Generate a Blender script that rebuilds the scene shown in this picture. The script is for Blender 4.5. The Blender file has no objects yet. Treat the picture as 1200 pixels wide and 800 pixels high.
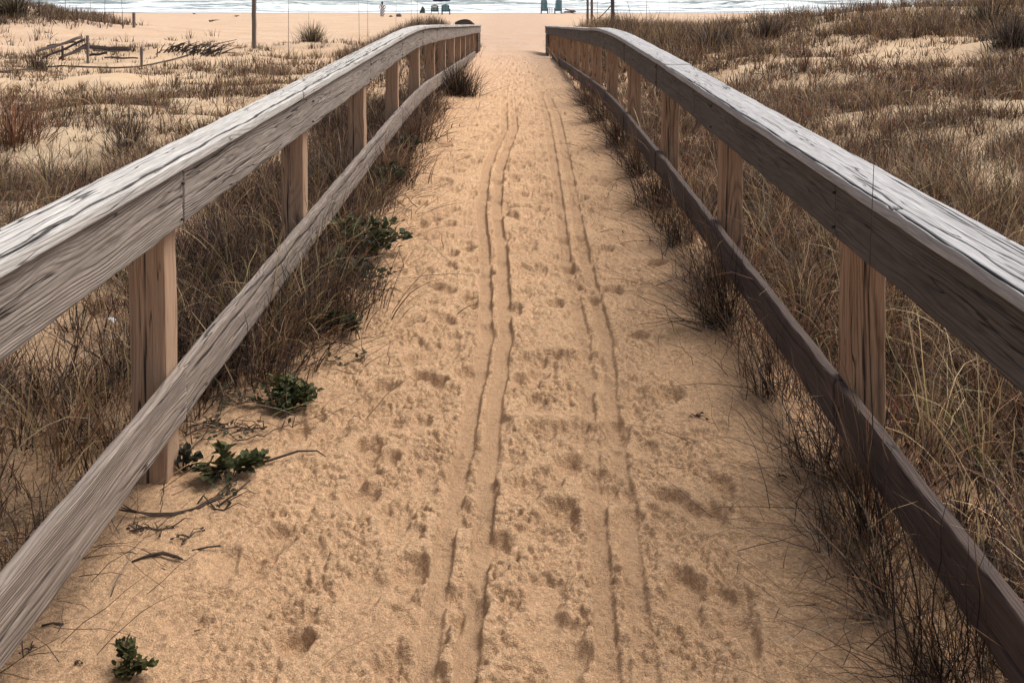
import bpy, bmesh, math, random
import numpy as np
from mathutils import Vector

random.seed(7)
RNG = np.random.default_rng(11)
sc = bpy.context.scene
COL = sc.collection
R = math.radians

# ------------------------------------------------------------------ noise
def _hash(ix, iy, seed):
    h = (ix.astype(np.int64) * 374761393 + iy.astype(np.int64) * 668265263 + seed * 2147483647 * 3 + seed * 974711) & 0xffffffff
    h = ((h ^ (h >> 13)) * 1274126177) & 0xffffffff
    h = ((h ^ (h >> 16)) * 2246822519) & 0xffffffff
    return (h ^ (h >> 15)) & 0xffffffff

def noise(x, y, seed=0):
    """gradient noise, about -1..1"""
    x = np.asarray(x, float); y = np.asarray(y, float)
    x, y = np.broadcast_arrays(x, y)
    x0 = np.floor(x); y0 = np.floor(y)
    fx = x - x0; fy = y - y0
    u = fx * fx * fx * (fx * (fx * 6 - 15) + 10)
    v = fy * fy * fy * (fy * (fy * 6 - 15) + 10)
    def g(dx, dy):
        a = _hash(x0 + dx, y0 + dy, seed) * (2 * math.pi / 4294967296.0)
        return np.cos(a) * (fx - dx) + np.sin(a) * (fy - dy)
    a = g(0, 0); b = g(1, 0); c = g(0, 1); d = g(1, 1)
    return 1.5 * ((a + u * (b - a)) * (1 - v) + (c + u * (d - c)) * v)

def fbm(x, y, seed=0, oct=4):
    t = 0; a = 1.0
    for i in range(oct):
        t = t + a * noise(x * 2 ** i, y * 2 ** i, seed + i); a *= 0.5
    return t

def sstep(a, b, x):
    t = np.clip((np.asarray(x, float) - a) / (b - a), 0, 1)
    return t * t * (3 - 2 * t)

def crumbs(x, y, wl, seed, dens=.7):
    """little rounded clods: one bump per jittered cell"""
    cx = np.floor(x / wl); cy = np.floor(y / wl); out = np.zeros(x.shape)
    for dx in (-1, 0, 1):
        for dy in (-1, 0, 1):
            h = _hash(cx + dx, cy + dy, seed); h2 = _hash(cx + dx, cy + dy, seed + 1)
            px = (cx + dx + (h & 1023) / 1023.) * wl; py = (cy + dy + ((h >> 10) & 1023) / 1023.) * wl
            r = wl * (.28 + .5 * (h2 & 1023) / 1023.) * (((h2 >> 10) & 1023) < dens * 1023)
            st = .75 + .5 * ((h2 >> 20) & 255) / 255.
            q = 1 - (((x - px) * st) ** 2 + ((y - py) / st) ** 2) / np.maximum(r, 1e-9) ** 2
            out = np.maximum(out, np.clip(q, 0, 1) ** .62 * r * .85)
    return out

# ------------------------------------------------------------------ camera
CAM_Z = 1.94
F = 1200.0
PITCH = math.atan(34 / F)
YAW = math.atan(6 / F)
cam = bpy.data.cameras.new('camera'); camo = bpy.data.objects.new('camera', cam); COL.objects.link(camo)
cam.sensor_width = 36; cam.lens = 36; cam.shift_y = -400 / 1200; cam.clip_end = 8000; cam.clip_start = 0.05
camo.location = (0, 0, CAM_Z); camo.rotation_euler = (math.pi / 2 - PITCH, 0, YAW)
sc.camera = camo

# ------------------------------------------------------------------ terrain
WATER_Z = -2.56
def zpath(y):
    ks = np.array([-1.5, -.75, 0, .75, 1.5]); t = 0
    for k in ks:
        t = t + np.interp(np.asarray(y, float) + k, [-50, 12.5, 35, 112, 200, 400, 5000], [0, 0, -.84, -2.62, -3.6, -6, -9])
    return t / len(ks)

def zbase(x, y):
    x = np.asarray(x, float); y = np.asarray(y, float)
    z = zpath(y)
    ax = np.abs(x)
    side = sstep(1.0, 3.2, ax)
    fadey = 1 - sstep(44, 60, y)
    z = z + side * fadey * (.16 * fbm(x / 4.5, y / 4.5, 3, 3) + .05 * noise(x / 1.1, y / 1.1, 9))
    # left: ridge by the rail, far hummock, small rises
    L = (x < 0)
    z = z + .72 * np.exp(-((x + 2.7) / 1.25) ** 2 - ((y - 31) / 6.5) ** 2) * sstep(1.4, 2.3, ax)
    z = z + .60 * np.exp(-((x - 2.7) / 1.3) ** 2 - ((y - 33) / 6) ** 2) * sstep(1.3, 2.2, ax)
    z = z + 1.55 * np.exp(-((x + 27) / 8.5) ** 2 - ((y - 49) / 7) ** 2)
    z = z + .30 * np.exp(-((x + 9.5) / 2.6) ** 2 - ((y - 32.5) / 2.2) ** 2)
    z = z + .22 * np.exp(-((x + 6.5) / 2.0) ** 2 - ((y - 36) / 2.5) ** 2)
    # right: rising dune
    sig = np.where(y < 30, 15.0, 10.0)
    rise = 1.75 * np.tanh(np.clip(x - 1.5, 0, None) * .2 / 1.75)
    z = z + rise * np.exp(-((y - 30) / sig) ** 2)
    z = z - .18 * np.exp(-((x - 1.2) / .5) ** 2 - ((y - 36) / 4) ** 2)
    z = z + .04 * sstep(.7, 1.2, ax) * (1 - sstep(1.2, 2.0, ax)) * (y < 40)
    return z

def zg(x, y):
    return float(zbase(np.array([x]), np.array([y]))[0])

def ray(px, py):
    r = Vector((math.cos(YAW), math.sin(YAW), 0)); 
    f = Vector((-math.sin(YAW) * math.cos(PITCH), math.cos(YAW) * math.cos(PITCH), -math.sin(PITCH)))
    u = r.cross(f)
    return f + r * ((px - 600) / F) - u * (py / F)

def G(px, py):
    """point of the terrain seen at that place of the photograph"""
    d = ray(px, py)
    t = np.geomspace(1.5, 160, 1500)
    x = d.x * t; y = d.y * t; z = CAM_Z + d.z * t
    s = z - zbase(x, y)
    i = int(np.argmax(s < 0)) if (s < 0).any() else len(t) - 1
    return float(x[i]), float(y[i]), float(zbase(x[i:i+1], y[i:i+1])[0])

# ------------------------------------------------------------------ object helpers
def tag(o, label=None, cat=None, group=None, kind=None):
    if label: o['label'] = label
    if cat: o['category'] = cat
    if group: o['group'] = group
    if kind: o['kind'] = kind
    return o

def empty(name, loc=(0, 0, 0), rz=0):
    o = bpy.data.objects.new(name, None); COL.objects.link(o)
    o.location = loc; o.rotation_euler = (0, 0, rz); o.empty_display_size = .2
    return o

def link_mesh(name, verts, faces, mat, parent=None, smooth=True, cols=None, vec=None, recalc=False):
    me = bpy.data.meshes.new(name)
    verts = np.asarray(verts, np.float32)
    if isinstance(faces, np.ndarray):
        n, k = faces.shape
        me.vertices.add(len(verts)); me.vertices.foreach_set('co', verts.ravel())
        me.loops.add(n * k); me.loops.foreach_set('vertex_index', faces.astype(np.int32).ravel())
        me.polygons.add(n)
        me.polygons.foreach_set('loop_start', np.arange(0, n * k, k, dtype=np.int32))
        me.update(calc_edges=True)
    else:
        me.from_pydata([tuple(v) for v in verts.tolist()], [], [tuple(f) for f in faces]); me.update()
    if recalc:
        bm = bmesh.new(); bm.from_mesh(me); bmesh.ops.recalc_face_normals(bm, faces=bm.faces); bm.to_mesh(me); bm.free()
    me.polygons.foreach_set('use_smooth', np.full(len(me.polygons), smooth, dtype=bool))
    if cols is not None:
        a = me.attributes.new('col', 'FLOAT_COLOR', 'POINT')
        c = np.ones((len(verts), 4), np.float32); c[:, :3] = cols
        a.data.foreach_set('color', c.ravel())
    if vec is not None:
        a = me.attributes.new('grain', 'FLOAT_VECTOR', 'POINT')
        a.data.foreach_set('vector', np.asarray(vec, np.float32).ravel())
    me.materials.append(mat)
    o = bpy.data.objects.new(name, me); COL.objects.link(o)
    if parent: o.parent = parent
    return o

class MB:
    """collects simple solids, links them as one mesh"""
    def __init__(s): s.v = []; s.f = []
    def box(s, c, size, rz=0, tilt=0):
        cx, cy, cz = c; a, b, h = [k / 2 for k in size]; n = len(s.v)
        for dz in (-h, h):
            for dx, dy in ((-a, -b), (a, -b), (a, b), (-a, b)):
                y, z = dy * math.cos(tilt) - dz * math.sin(tilt), dy * math.sin(tilt) + dz * math.cos(tilt)
                x, y = dx * math.cos(rz) - y * math.sin(rz), dx * math.sin(rz) + y * math.cos(rz)
                s.v.append((cx + x, cy + y, cz + z))
        s.f += [(n, n+3, n+2, n+1), (n+4, n+5, n+6, n+7), (n, n+1, n+5, n+4), (n+1, n+2, n+6, n+5), (n+2, n+3, n+7, n+6), (n+3, n, n+4, n+7)]
        return s
    def tube(s, pts, rad, seg=6, cap=True):
        pts = [Vector(p) for p in pts]; n0 = len(s.v)
        if not hasattr(rad, '__len__'): rad = [rad] * len(pts)
        for i, p in enumerate(pts):
            d = (pts[min(i+1, len(pts)-1)] - pts[max(i-1, 0)]).normalized()
            a = d.cross(Vector((0, 0, 1)) if abs(d.z) < .9 else Vector((1, 0, 0))).normalized(); b = d.cross(a)
            for k in range(seg):
                t = 2 * math.pi * k / seg
                s.v.append(tuple(p + (a * math.cos(t) + b * math.sin(t)) * rad[i]))
        for i in range(len(pts) - 1):
            for k in range(seg):
                q = n0 + i * seg; k2 = (k + 1) % seg
                s.f.append((q + k, q + k2, q + seg + k2, q + seg + k))
        if cap:
            s.f.append(tuple(n0 + k for k in range(seg))[::-1])
            s.f.append(tuple(n0 + (len(pts)-1)*seg + k for k in range(seg)))
        return s
    def lathe(s, prof, c=(0, 0, 0), seg=16, sx=1, sy=1):
        n0 = len(s.v)
        for r, z in prof:
            for k in range(seg):
                t = 2 * math.pi * k / seg
                s.v.append((c[0] + r * sx * math.cos(t), c[1] + r * sy * math.sin(t), c[2] + z))
        for i in range(len(prof) - 1):
            for k in range(seg):
                q = n0 + i * seg; k2 = (k + 1) % seg
                s.f.append((q + k, q + k2, q + seg + k2, q + seg + k))
        return s
    def build(s, name, mat, parent=None, smooth=False):
        return link_mesh(name, s.v, s.f, mat, parent, smooth, recalc=True)

# ------------------------------------------------------------------ materials
def newmat(name):
    m = bpy.data.materials.new(name); m.use_nodes = True
    nt = m.node_tree; nt.nodes.clear()
    out = nt.nodes.new('ShaderNodeOutputMaterial'); b = nt.nodes.new('ShaderNodeBsdfPrincipled')
    nt.links.new(b.outputs[0], out.inputs[0])
    return m, nt, b

class N:
    """tiny node-writing helper"""
    def __init__(s, nt): s.nt = nt
    def put(s, sock, v):
        if isinstance(v, bpy.types.NodeSocket): s.nt.links.new(v, sock)
        elif v is not None: sock.default_value = v
    def math(s, op, a, b=None, c=None, clamp=False):
        n = s.nt.nodes.new('ShaderNodeMath'); n.operation = op; n.use_clamp = clamp
        s.put(n.inputs[0], a)
        if b is not None: s.put(n.inputs[1], b)
        if c is not None: s.put(n.inputs[2], c)
        return n.outputs[0]
    def vmath(s, op, a, b=None):
        n = s.nt.nodes.new('ShaderNodeVectorMath'); n.operation = op
        s.put(n.inputs[0], a)
        if b is not None: s.put(n.inputs[1], b)
        return n.outputs[0]
    def noise(s, vec, scale=1, detail=2, rough=.5, dist=0, color=False, w=None):
        n = s.nt.nodes.new('ShaderNodeTexNoise')
        s.put(n.inputs['Vector'], vec); s.put(n.inputs['Scale'], scale); s.put(n.inputs['Detail'], detail); s.put(n.inputs['Roughness'], rough); s.put(n.inputs['Distortion'], dist)
        return n.outputs['Color' if color else 0]
    def vor(s, vec, scale=1, feature='F1'):
        n = s.nt.nodes.new('ShaderNodeTexVoronoi'); n.feature = feature
        s.put(n.inputs['Vector'], vec); s.put(n.inputs['Scale'], scale)
        return n.outputs[0]
    def mapr(s, v, a, b, c=0.0, d=1.0, smooth=False):
        n = s.nt.nodes.new('ShaderNodeMapRange'); n.interpolation_type = 'SMOOTHSTEP' if smooth else 'LINEAR'
        s.put(n.inputs[0], v); s.put(n.inputs[1], a); s.put(n.inputs[2], b); s.put(n.inputs[3], c); s.put(n.inputs[4], d)
        return n.outputs[0]
    def mix(s, f, a, b, mode='MIX'):
        n = s.nt.nodes.new('ShaderNodeMix'); n.data_type = 'RGBA'; n.blend_type = mode
        s.put(n.inputs[0], f)
        s.put(n.inputs[6], (*a, 1) if isinstance(a, tuple) and len(a) == 3 else a)
        s.put(n.inputs[7], (*b, 1) if isinstance(b, tuple) and len(b) == 3 else b)
        return n.outputs[2]
    def attr(s, name):
        n = s.nt.nodes.new('ShaderNodeAttribute'); n.attribute_name = name; return n
    def xyz(s, v):
        n = s.nt.nodes.new('ShaderNodeSeparateXYZ'); s.put(n.inputs[0], v); return n.outputs
    def cxyz(s, x, y, z):
        n = s.nt.nodes.new('ShaderNodeCombineXYZ'); s.put(n.inputs[0], x); s.put(n.inputs[1], y); s.put(n.inputs[2], z); return n.outputs[0]
    def pos(s):
        return s.nt.nodes.new('ShaderNodeNewGeometry').outputs['Position']
    def bump(s, h, strength=.5, dist=.01, normal=None):
        n = s.nt.nodes.new('ShaderNodeBump'); s.put(n.inputs['Height'], h); n.inputs['Strength'].default_value = strength; n.inputs['Distance'].default_value = dist
        if normal is not None: s.put(n.inputs['Normal'], normal)
        return n.outputs[0]

def plain(name, col, rough=.7, var=.15, scale=30):
    m, nt, b = newmat(name); n = N(nt)
    tc = nt.nodes.new('ShaderNodeTexCoord').outputs['Object']
    f = n.noise(tc, scale, 4, .6)
    f = n.mapr(f, .3, .7, 1 - var, 1 + var)
    c = n.mix(1.0, col, n.cxyz(f, f, f), 'MULTIPLY')
    nt.links.new(c, b.inputs['Base Color']); b.inputs['Roughness'].default_value = rough
    b.inputs['Specular IOR Level'].default_value = .25
    return m

def wood(name, light, dark, stain, ringlen=.0065, rings=.75, fibre=.5, stainamt=.5, rough=.85, bump=.6, knots=1.0, crack=1.0, warm=None):
    m, nt, b = newmat(name); n = N(nt)
    g = n.attr('grain').outputs['Vector']
    s, u, v = n.xyz(g)
    # knots: sparse points that push the rings aside
    kv = n.cxyz(n.math('MULTIPLY', s, 1.15), n.math('MULTIPLY', u, 3.2), n.math('MULTIPLY', v, 2.0))
    kd = n.vor(kv, 1.0)
    kn = n.mapr(kd, .02, .30, 1.0, 0.0, True)
    kcore = n.mapr(kd, .02, .06, 1.0, 0.0, True)
    low = n.noise(n.cxyz(n.math('MULTIPLY', s, .9), n.math('MULTIPLY', u, 2), v), 1.0, 2, .5)
    low2 = n.noise(n.cxyz(n.math('MULTIPLY', s, .55), 7.3, v), 1.0, 1, .5)
    med = n.noise(n.cxyz(n.math('MULTIPLY', s, 5), n.math('MULTIPLY', u, 22), v), 1.0, 2, .5)
    du = n.math('ADD', u, n.math('MULTIPLY', n.math('SUBTRACT', low2, .5), .16))
    dv = n.math('ADD', n.math('ADD', v, .05), n.math('MULTIPLY', n.math('SUBTRACT', low, .5), .065))
    r = n.math('SQRT', n.math('ADD', n.math('MULTIPLY', du, du), n.math('MULTIPLY', dv, dv)))
    r = n.math('ADD', r, n.math('MULTIPLY', kn, .030 * knots))
    r = n.math('ADD', r, n.math('MULTIPLY', n.math('SUBTRACT', med, .5), .007))
    ph = n.math('MULTIPLY', r, 2 * math.pi / ringlen)
    ring = n.math('MULTIPLY_ADD', n.math('SINE', ph), .5, .5)
    ring = n.math('POWER', ring, 2.6)
    fib = n.noise(n.cxyz(n.math('MULTIPLY', s, 9), n.math('MULTIPLY', u, 420), n.math('MULTIPLY', v, 420)), 1.0, 3, .65)
    fib2 = n.noise(n.cxyz(n.math('MULTIPLY', s, 2.2), n.math('MULTIPLY', u, 70), n.math('MULTIPLY', v, 70)), 1.0, 3, .6)
    blot = n.noise(n.cxyz(n.math('MULTIPLY', s, 3), n.math('MULTIPLY', u, 9), n.math('MULTIPLY', v, 9)), 1.0, 4, .6)
    # long drying cracks
    cn = n.noise(n.cxyz(n.math('MULTIPLY', s, 1.3), n.math('MULTIPLY', u, 26), n.math('MULTIPLY', v, 26)), 1.0, 2, .45)
    ca = n.math('ABSOLUTE', n.math('SUBTRACT', cn, .5))
    gate = n.noise(n.cxyz(n.math('MULTIPLY', s, .8), n.math('MULTIPLY', u, 12), n.math('ADD', v, 3.1)), 1.0, 1, .5)
    cr = n.math('MULTIPLY', n.mapr(ca, .004, .016, 1, 0, True), n.mapr(gate, .47, .58, 0, 1, True))
    cr = n.math('MULTIPLY', cr, crack)
    rgate = n.mapr(n.noise(n.cxyz(n.math('MULTIPLY', s, 2.2), n.math('MULTIPLY', u, 18), n.math('MULTIPLY', v, 18)), 1.0, 3, .6), .3, .65, .25, 1.0)
    ring = n.math('MULTIPLY', ring, rgate)
    f = n.math('ADD', n.math('MULTIPLY', ring, rings), n.math('MULTIPLY', n.mapr(fib, .35, .7), fibre))
    f = n.math('ADD', f, n.math('MULTIPLY', n.mapr(fib2, .4, .75), fibre * .7))
    f = n.math('ADD', f, n.math('MULTIPLY', kcore, .5), clamp=True)
    c = n.mix(f, light, dark)
    c = n.mix(n.math('MULTIPLY', n.mapr(blot, .45, .72, 0, 1, True), stainamt), c, stain)
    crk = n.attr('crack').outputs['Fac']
    c = n.mix(n.math('MULTIPLY', n.mapr(crk, .02, .28, 0, 1, True), .93), c, (.022, .017, .016))  # dirt in the splits, plus their inner shade put into the colour
    c = n.mix(n.math('MULTIPLY', cr, .9), c, (.012, .009, .008))
    nt.links.new(c, b.inputs['Base Color'])
    b.inputs['Roughness'].default_value = rough; b.inputs['Specular IOR Level'].default_value = .3
    h = n.math('ADD', n.math('MULTIPLY', n.math('SUBTRACT', 1.0, ring), .5), n.math('MULTIPLY', fib, .35))
    h = n.math('SUBTRACT', h, n.math('MULTIPLY', cr, 1.6))
    nt.links.new(n.bump(h, bump, .004), b.inputs['Normal'])
    return m

M = {}
M['cap'] = wood('weathered_cap_wood', (.58, .555, .52), (.165, .15, .137), (.33, .308, .285), ringlen=.007, rings=.18, fibre=.62, stainamt=.45, bump=.5, knots=.4)
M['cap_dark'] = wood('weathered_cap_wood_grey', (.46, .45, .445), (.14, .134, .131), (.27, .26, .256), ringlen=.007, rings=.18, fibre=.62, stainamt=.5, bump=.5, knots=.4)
M['fascia'] = wood('grey_fascia_wood', (.335, .285, .245), (.08, .063, .051), (.165, .136, .115), ringlen=.0075, rings=.52, fibre=.65, stainamt=.6, bump=1.1)
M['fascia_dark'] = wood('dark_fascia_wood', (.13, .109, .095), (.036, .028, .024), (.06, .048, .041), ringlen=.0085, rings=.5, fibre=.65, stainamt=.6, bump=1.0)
M['low'] = wood('grey_low_rail_wood', (.33, .27, .225), (.082, .062, .05), (.165, .13, .105), ringlen=.007, rings=.5, fibre=.7, stainamt=.4, bump=.9)
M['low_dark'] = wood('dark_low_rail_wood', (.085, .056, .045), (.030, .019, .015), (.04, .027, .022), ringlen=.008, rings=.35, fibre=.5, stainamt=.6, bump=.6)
M['post'] = wood('brown_post_wood', (.43, .285, .185), (.17, .105, .068), (.26, .175, .118), ringlen=.007, rings=.45, fibre=.5, stainamt=.4, bump=.6, knots=.5)
M['post_dark'] = wood('red_brown_post_wood', (.43, .27, .165), (.11, .062, .038), (.22, .138, .088), ringlen=.007, rings=.6, fibre=.5, stainamt=.5, bump=.7, knots=.5)
M['pole'] = wood('driftwood_pole', (.22, .175, .15), (.09, .07, .06), (.13, .10, .09), ringlen=.01, rings=.3, fibre=.6, stainamt=.5)

def blade_mat():
    m, nt, b = newmat('dry_blade'); n = N(nt)
    c = n.attr('col').outputs['Color']
    nt.links.new(c, b.inputs['Base Color']); b.inputs['Roughness'].default_value = .65; b.inputs['Specular IOR Level'].default_value = .25
    tr = nt.nodes.new('ShaderNodeBsdfTranslucent'); nt.links.new(c, tr.inputs[0])
    mx = nt.nodes.new('ShaderNodeMixShader'); mx.inputs[0].default_value = .30
    nt.links.new(b.outputs[0], mx.inputs[1]); nt.links.new(tr.outputs[0], mx.inputs[2])
    out = [k for k in nt.nodes if k.type == 'OUTPUT_MATERIAL'][0]; nt.links.new(mx.outputs[0], out.inputs[0])
    return m
M['blade'] = blade_mat()

def sand_mat():
    m, nt, b = newmat('sand'); n = N(nt)
    p = n.pos(); x, y, z = n.xyz(p)
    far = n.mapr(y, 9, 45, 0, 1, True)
    strk = n.noise(n.cxyz(n.math('MULTIPLY', x, .22), n.math('MULTIPLY', y, .7), 0), 1.0, 5, .65)
    sidew = n.mapr(n.math('ABSOLUTE', x), 1.2, 4.0, 0, 1, True)
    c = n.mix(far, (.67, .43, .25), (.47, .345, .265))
    c = n.mix(n.math('MULTIPLY', sidew, n.math('SUBTRACT', 1.0, n.math('MULTIPLY', far, .6))), c, (.62, .48, .32))
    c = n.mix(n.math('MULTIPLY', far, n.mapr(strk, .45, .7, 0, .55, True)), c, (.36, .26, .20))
    big = n.noise(p, .9, 3, .6)
    c = n.mix(n.mapr(big, .3, .7, 0, .5), c, (.50, .305, .175))
    dmp = n.noise(p, 3.3, 4, .65, .6)
    c = n.mix(n.mapr(dmp, .50, .68, 0, .28, True), c, (.46, .275, .155))
    sp = n.noise(p, 160, 3, .7)
    spk = n.mapr(sp, .3, .72, .66, 1.30)
    c = n.mix(1.0, c, n.cxyz(spk, spk, spk), 'MULTIPLY')
    md = n.noise(p, 45, 5, .7)
    mdk = n.mapr(md, .3, .7, .72, 1.24)
    c = n.mix(1.0, c, n.cxyz(mdk, mdk, mdk), 'MULTIPLY')
    # dry litter lying between the plants
    lit = n.attr('litter').outputs['Fac']
    ln = n.noise(p, 22, 5, .7, 1.5)
    lm = n.math('MULTIPLY', lit, n.mapr(ln, .42, .58, 0, 1, True))
    c = n.mix(n.math('MULTIPLY', lm, .8), c, (.12, .075, .045))
    c = n.mix(n.math('MULTIPLY', n.attr('pressed').outputs['Fac'], .55), c, (.40, .25, .145))  # pressed damp sand, plus pit and groove shade put into the colour
    # dark grains
    gr = n.vor(p, 90)
    c = n.mix(n.mapr(gr, .05, .10, .55, 0), c, (.16, .09, .05))
    wet = n.mapr(z, WATER_Z + .02, WATER_Z + .14, 1, 0, True)
    c = n.mix(wet, c, (.30, .215, .16))
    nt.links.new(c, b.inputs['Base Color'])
    nt.links.new(n.mapr(wet, 0, 1, .95, .35), b.inputs['Roughness']); b.inputs['Specular IOR Level'].default_value = .15
    h1 = n.noise(p, 75, 4, .7); h2 = n.noise(p, 300, 2, .6)
    nb = n.bump(h1, .9, .014); nb = n.bump(h2, .7, .004, nb)
    nt.links.new(nb, b.inputs['Normal'])
    return m
M['sand'] = sand_mat()

def water_mat():
    m, nt, b = newmat('surf_water'); n = N(nt)
    p = n.pos(); x, y, z = n.xyz(p)
    wv = n.noise(n.cxyz(n.math('MULTIPLY', x, .05), n.math('MULTIPLY', y, .02), 0), 1, 3, .5)
    yy = n.math('ADD', y, n.math('MULTIPLY', wv, 14))
    f1 = n.noise(n.cxyz(n.math('MULTIPLY', x, .035), n.math('MULTIPLY', yy, .30), 0), 1.0, 5, .66)
    f2 = n.noise(n.cxyz(n.math('MULTIPLY', x, .5), n.math('MULTIPLY', yy, 1.2), 0), 1.0, 4, .65)
    shore = n.mapr(y, 111, 170, .045, -.02)
    f3 = n.noise(n.cxyz(n.math('MULTIPLY', x, .018), n.math('MULTIPLY', yy, .50), 9), 1.0, 3, .55)
    ff = n.math('ADD', n.math('ADD', n.math('ADD', n.math('MULTIPLY', f1, .5), n.math('MULTIPLY', f2, .18)), n.math('MULTIPLY', f3, .32)), shore)
    foam = n.mapr(ff, .485, .55, 0, 1, True)
    tint = n.noise(n.cxyz(n.math('MULTIPLY', x, .02), n.math('MULTIPLY', yy, .12), 4), 1.0, 3, .5)
    wc = n.mix(n.mapr(tint, .35, .65), (.11, .14, .135), (.27, .32, .315))
    c = n.mix(foam, wc, (.66, .69, .70))
    nt.links.new(c, b.inputs['Base Color'])
    nt.links.new(n.mapr(foam, 0, 1, .22, .8), b.inputs['Roughness'])
    h = n.math('ADD', n.noise(n.cxyz(n.math('MULTIPLY', x, .8), n.math('MULTIPLY', y, 2), 0), 1, 4, .6), n.math('MULTIPLY', foam, .6))
    nt.links.new(n.bump(h, .6, .25), b.inputs['Normal'])
    return m
M['water'] = water_mat()

# ------------------------------------------------------------------ where plants grow
BARE = []   # (x, y, rx, ry, strength)
for px, py, rx, ry in ((1080, 62, 2.2, 1.6), (960, 60, 1.1, .8), (1150, 130, .9, .8), (985, 140, .5, .5), (930, 100, .5, .5), (1170, 205, .5, .6), (1185, 225, .4, .5), (700, 60, .3, 1),
                       (40, 160, 1.0, .7), (140, 130, .8, .7), (190, 150, .5, .5), (60, 205, .6, .5), (30, 190, .6, .5), (95, 95, 3.0, 2.0), (40, 90, 3, 2.2), (150, 88, 1.8, 1.5), (230, 62, 1.2, 1.0), (320, 52, 1.5, 1.0),
                       (60, 420, .45, .25), (30, 385, .4, .3), (70, 560, .35, .2), (1190, 620, .25, .3), (1000, 260, .3, .4), (10, 150, 1.2, .7), (250, 72, 1, .8), (170, 165, .4, .35), (100, 165, .5, .35)):
    gx, gy, gz = G(px, py); BARE.append((gx, gy, rx, ry))
BARE += [(-14, 41, 9, 4.5), (-10, 28, 3.0, 2.5)]

def plant_density(x, y):
    """0..1 how thickly dry grass covers the place"""
    x = np.asarray(x, float); y = np.asarray(y, float)
    n1 = fbm(x / 1.7, y / 1.7, 21, 3); n2 = noise(x / .5, y / .5, 33)
    edge_l = np.interp(y, [0, 4.0, 4.5, 5.2, 7.5, 9, 14, 22, 30, 36], [-1.55, -1.45, -1.12, -.88, -.98, -.99, -1.02, -1.16, -1.26, -1.3]) + .07 * n2
    edge_r = np.interp(y, [0, 3, 5, 8, 12, 25, 36], [1.42, 1.36, 1.28, 1.20, 1.14, 1.06, 1.0]) - .05 * n2
    left = sstep(0, .18, edge_l - x); right = sstep(0, .15, x - edge_r)
    dl = np.clip(.76 + 1.1 * n1, .04, 1) * np.interp(y, [0, 3.8, 5, 9, 16, 22, 26, 38, 45], [.75, .8, 1, 1, 1, .9, .6, .45, .35])
    near_rail_l = np.exp(-((x + 1.6) / .9) ** 2) * sstep(4.2, 5.2, y) * (1 - sstep(30, 38, y))
    dl = np.maximum(dl, near_rail_l * .95)
    dr = np.clip(1.0 + 1.0 * n1, .12, 1)
    dl = np.maximum(dl, .95 * np.exp(-((x + 2.6) / 1.2) ** 2 - ((y - 31) / 7.5) ** 2)); dr = np.maximum(dr, .95 * np.exp(-((x - 2.6) / 1.5) ** 2 - ((y - 33) / 7) ** 2))
    d = left * dl + right * dr
    for bx, by, rx, ry in BARE:
        q = ((x - bx) / rx) ** 2 + ((y - by) / ry) ** 2 + .5 * n2
        d = d * (1 - .82 * np.exp(-np.clip(q, 0, 50) ** 1.5 * .7))
    hum = np.exp(-((x + 27) / 8.5) ** 2 - ((y - 48) / 6) ** 2)
    d = np.where(y > 40, d * (1 - sstep(40, 46, y)) + (x < -9) * sstep(.25, .5, hum) * .8 * (n1 > -.35), d)
    return d

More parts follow.
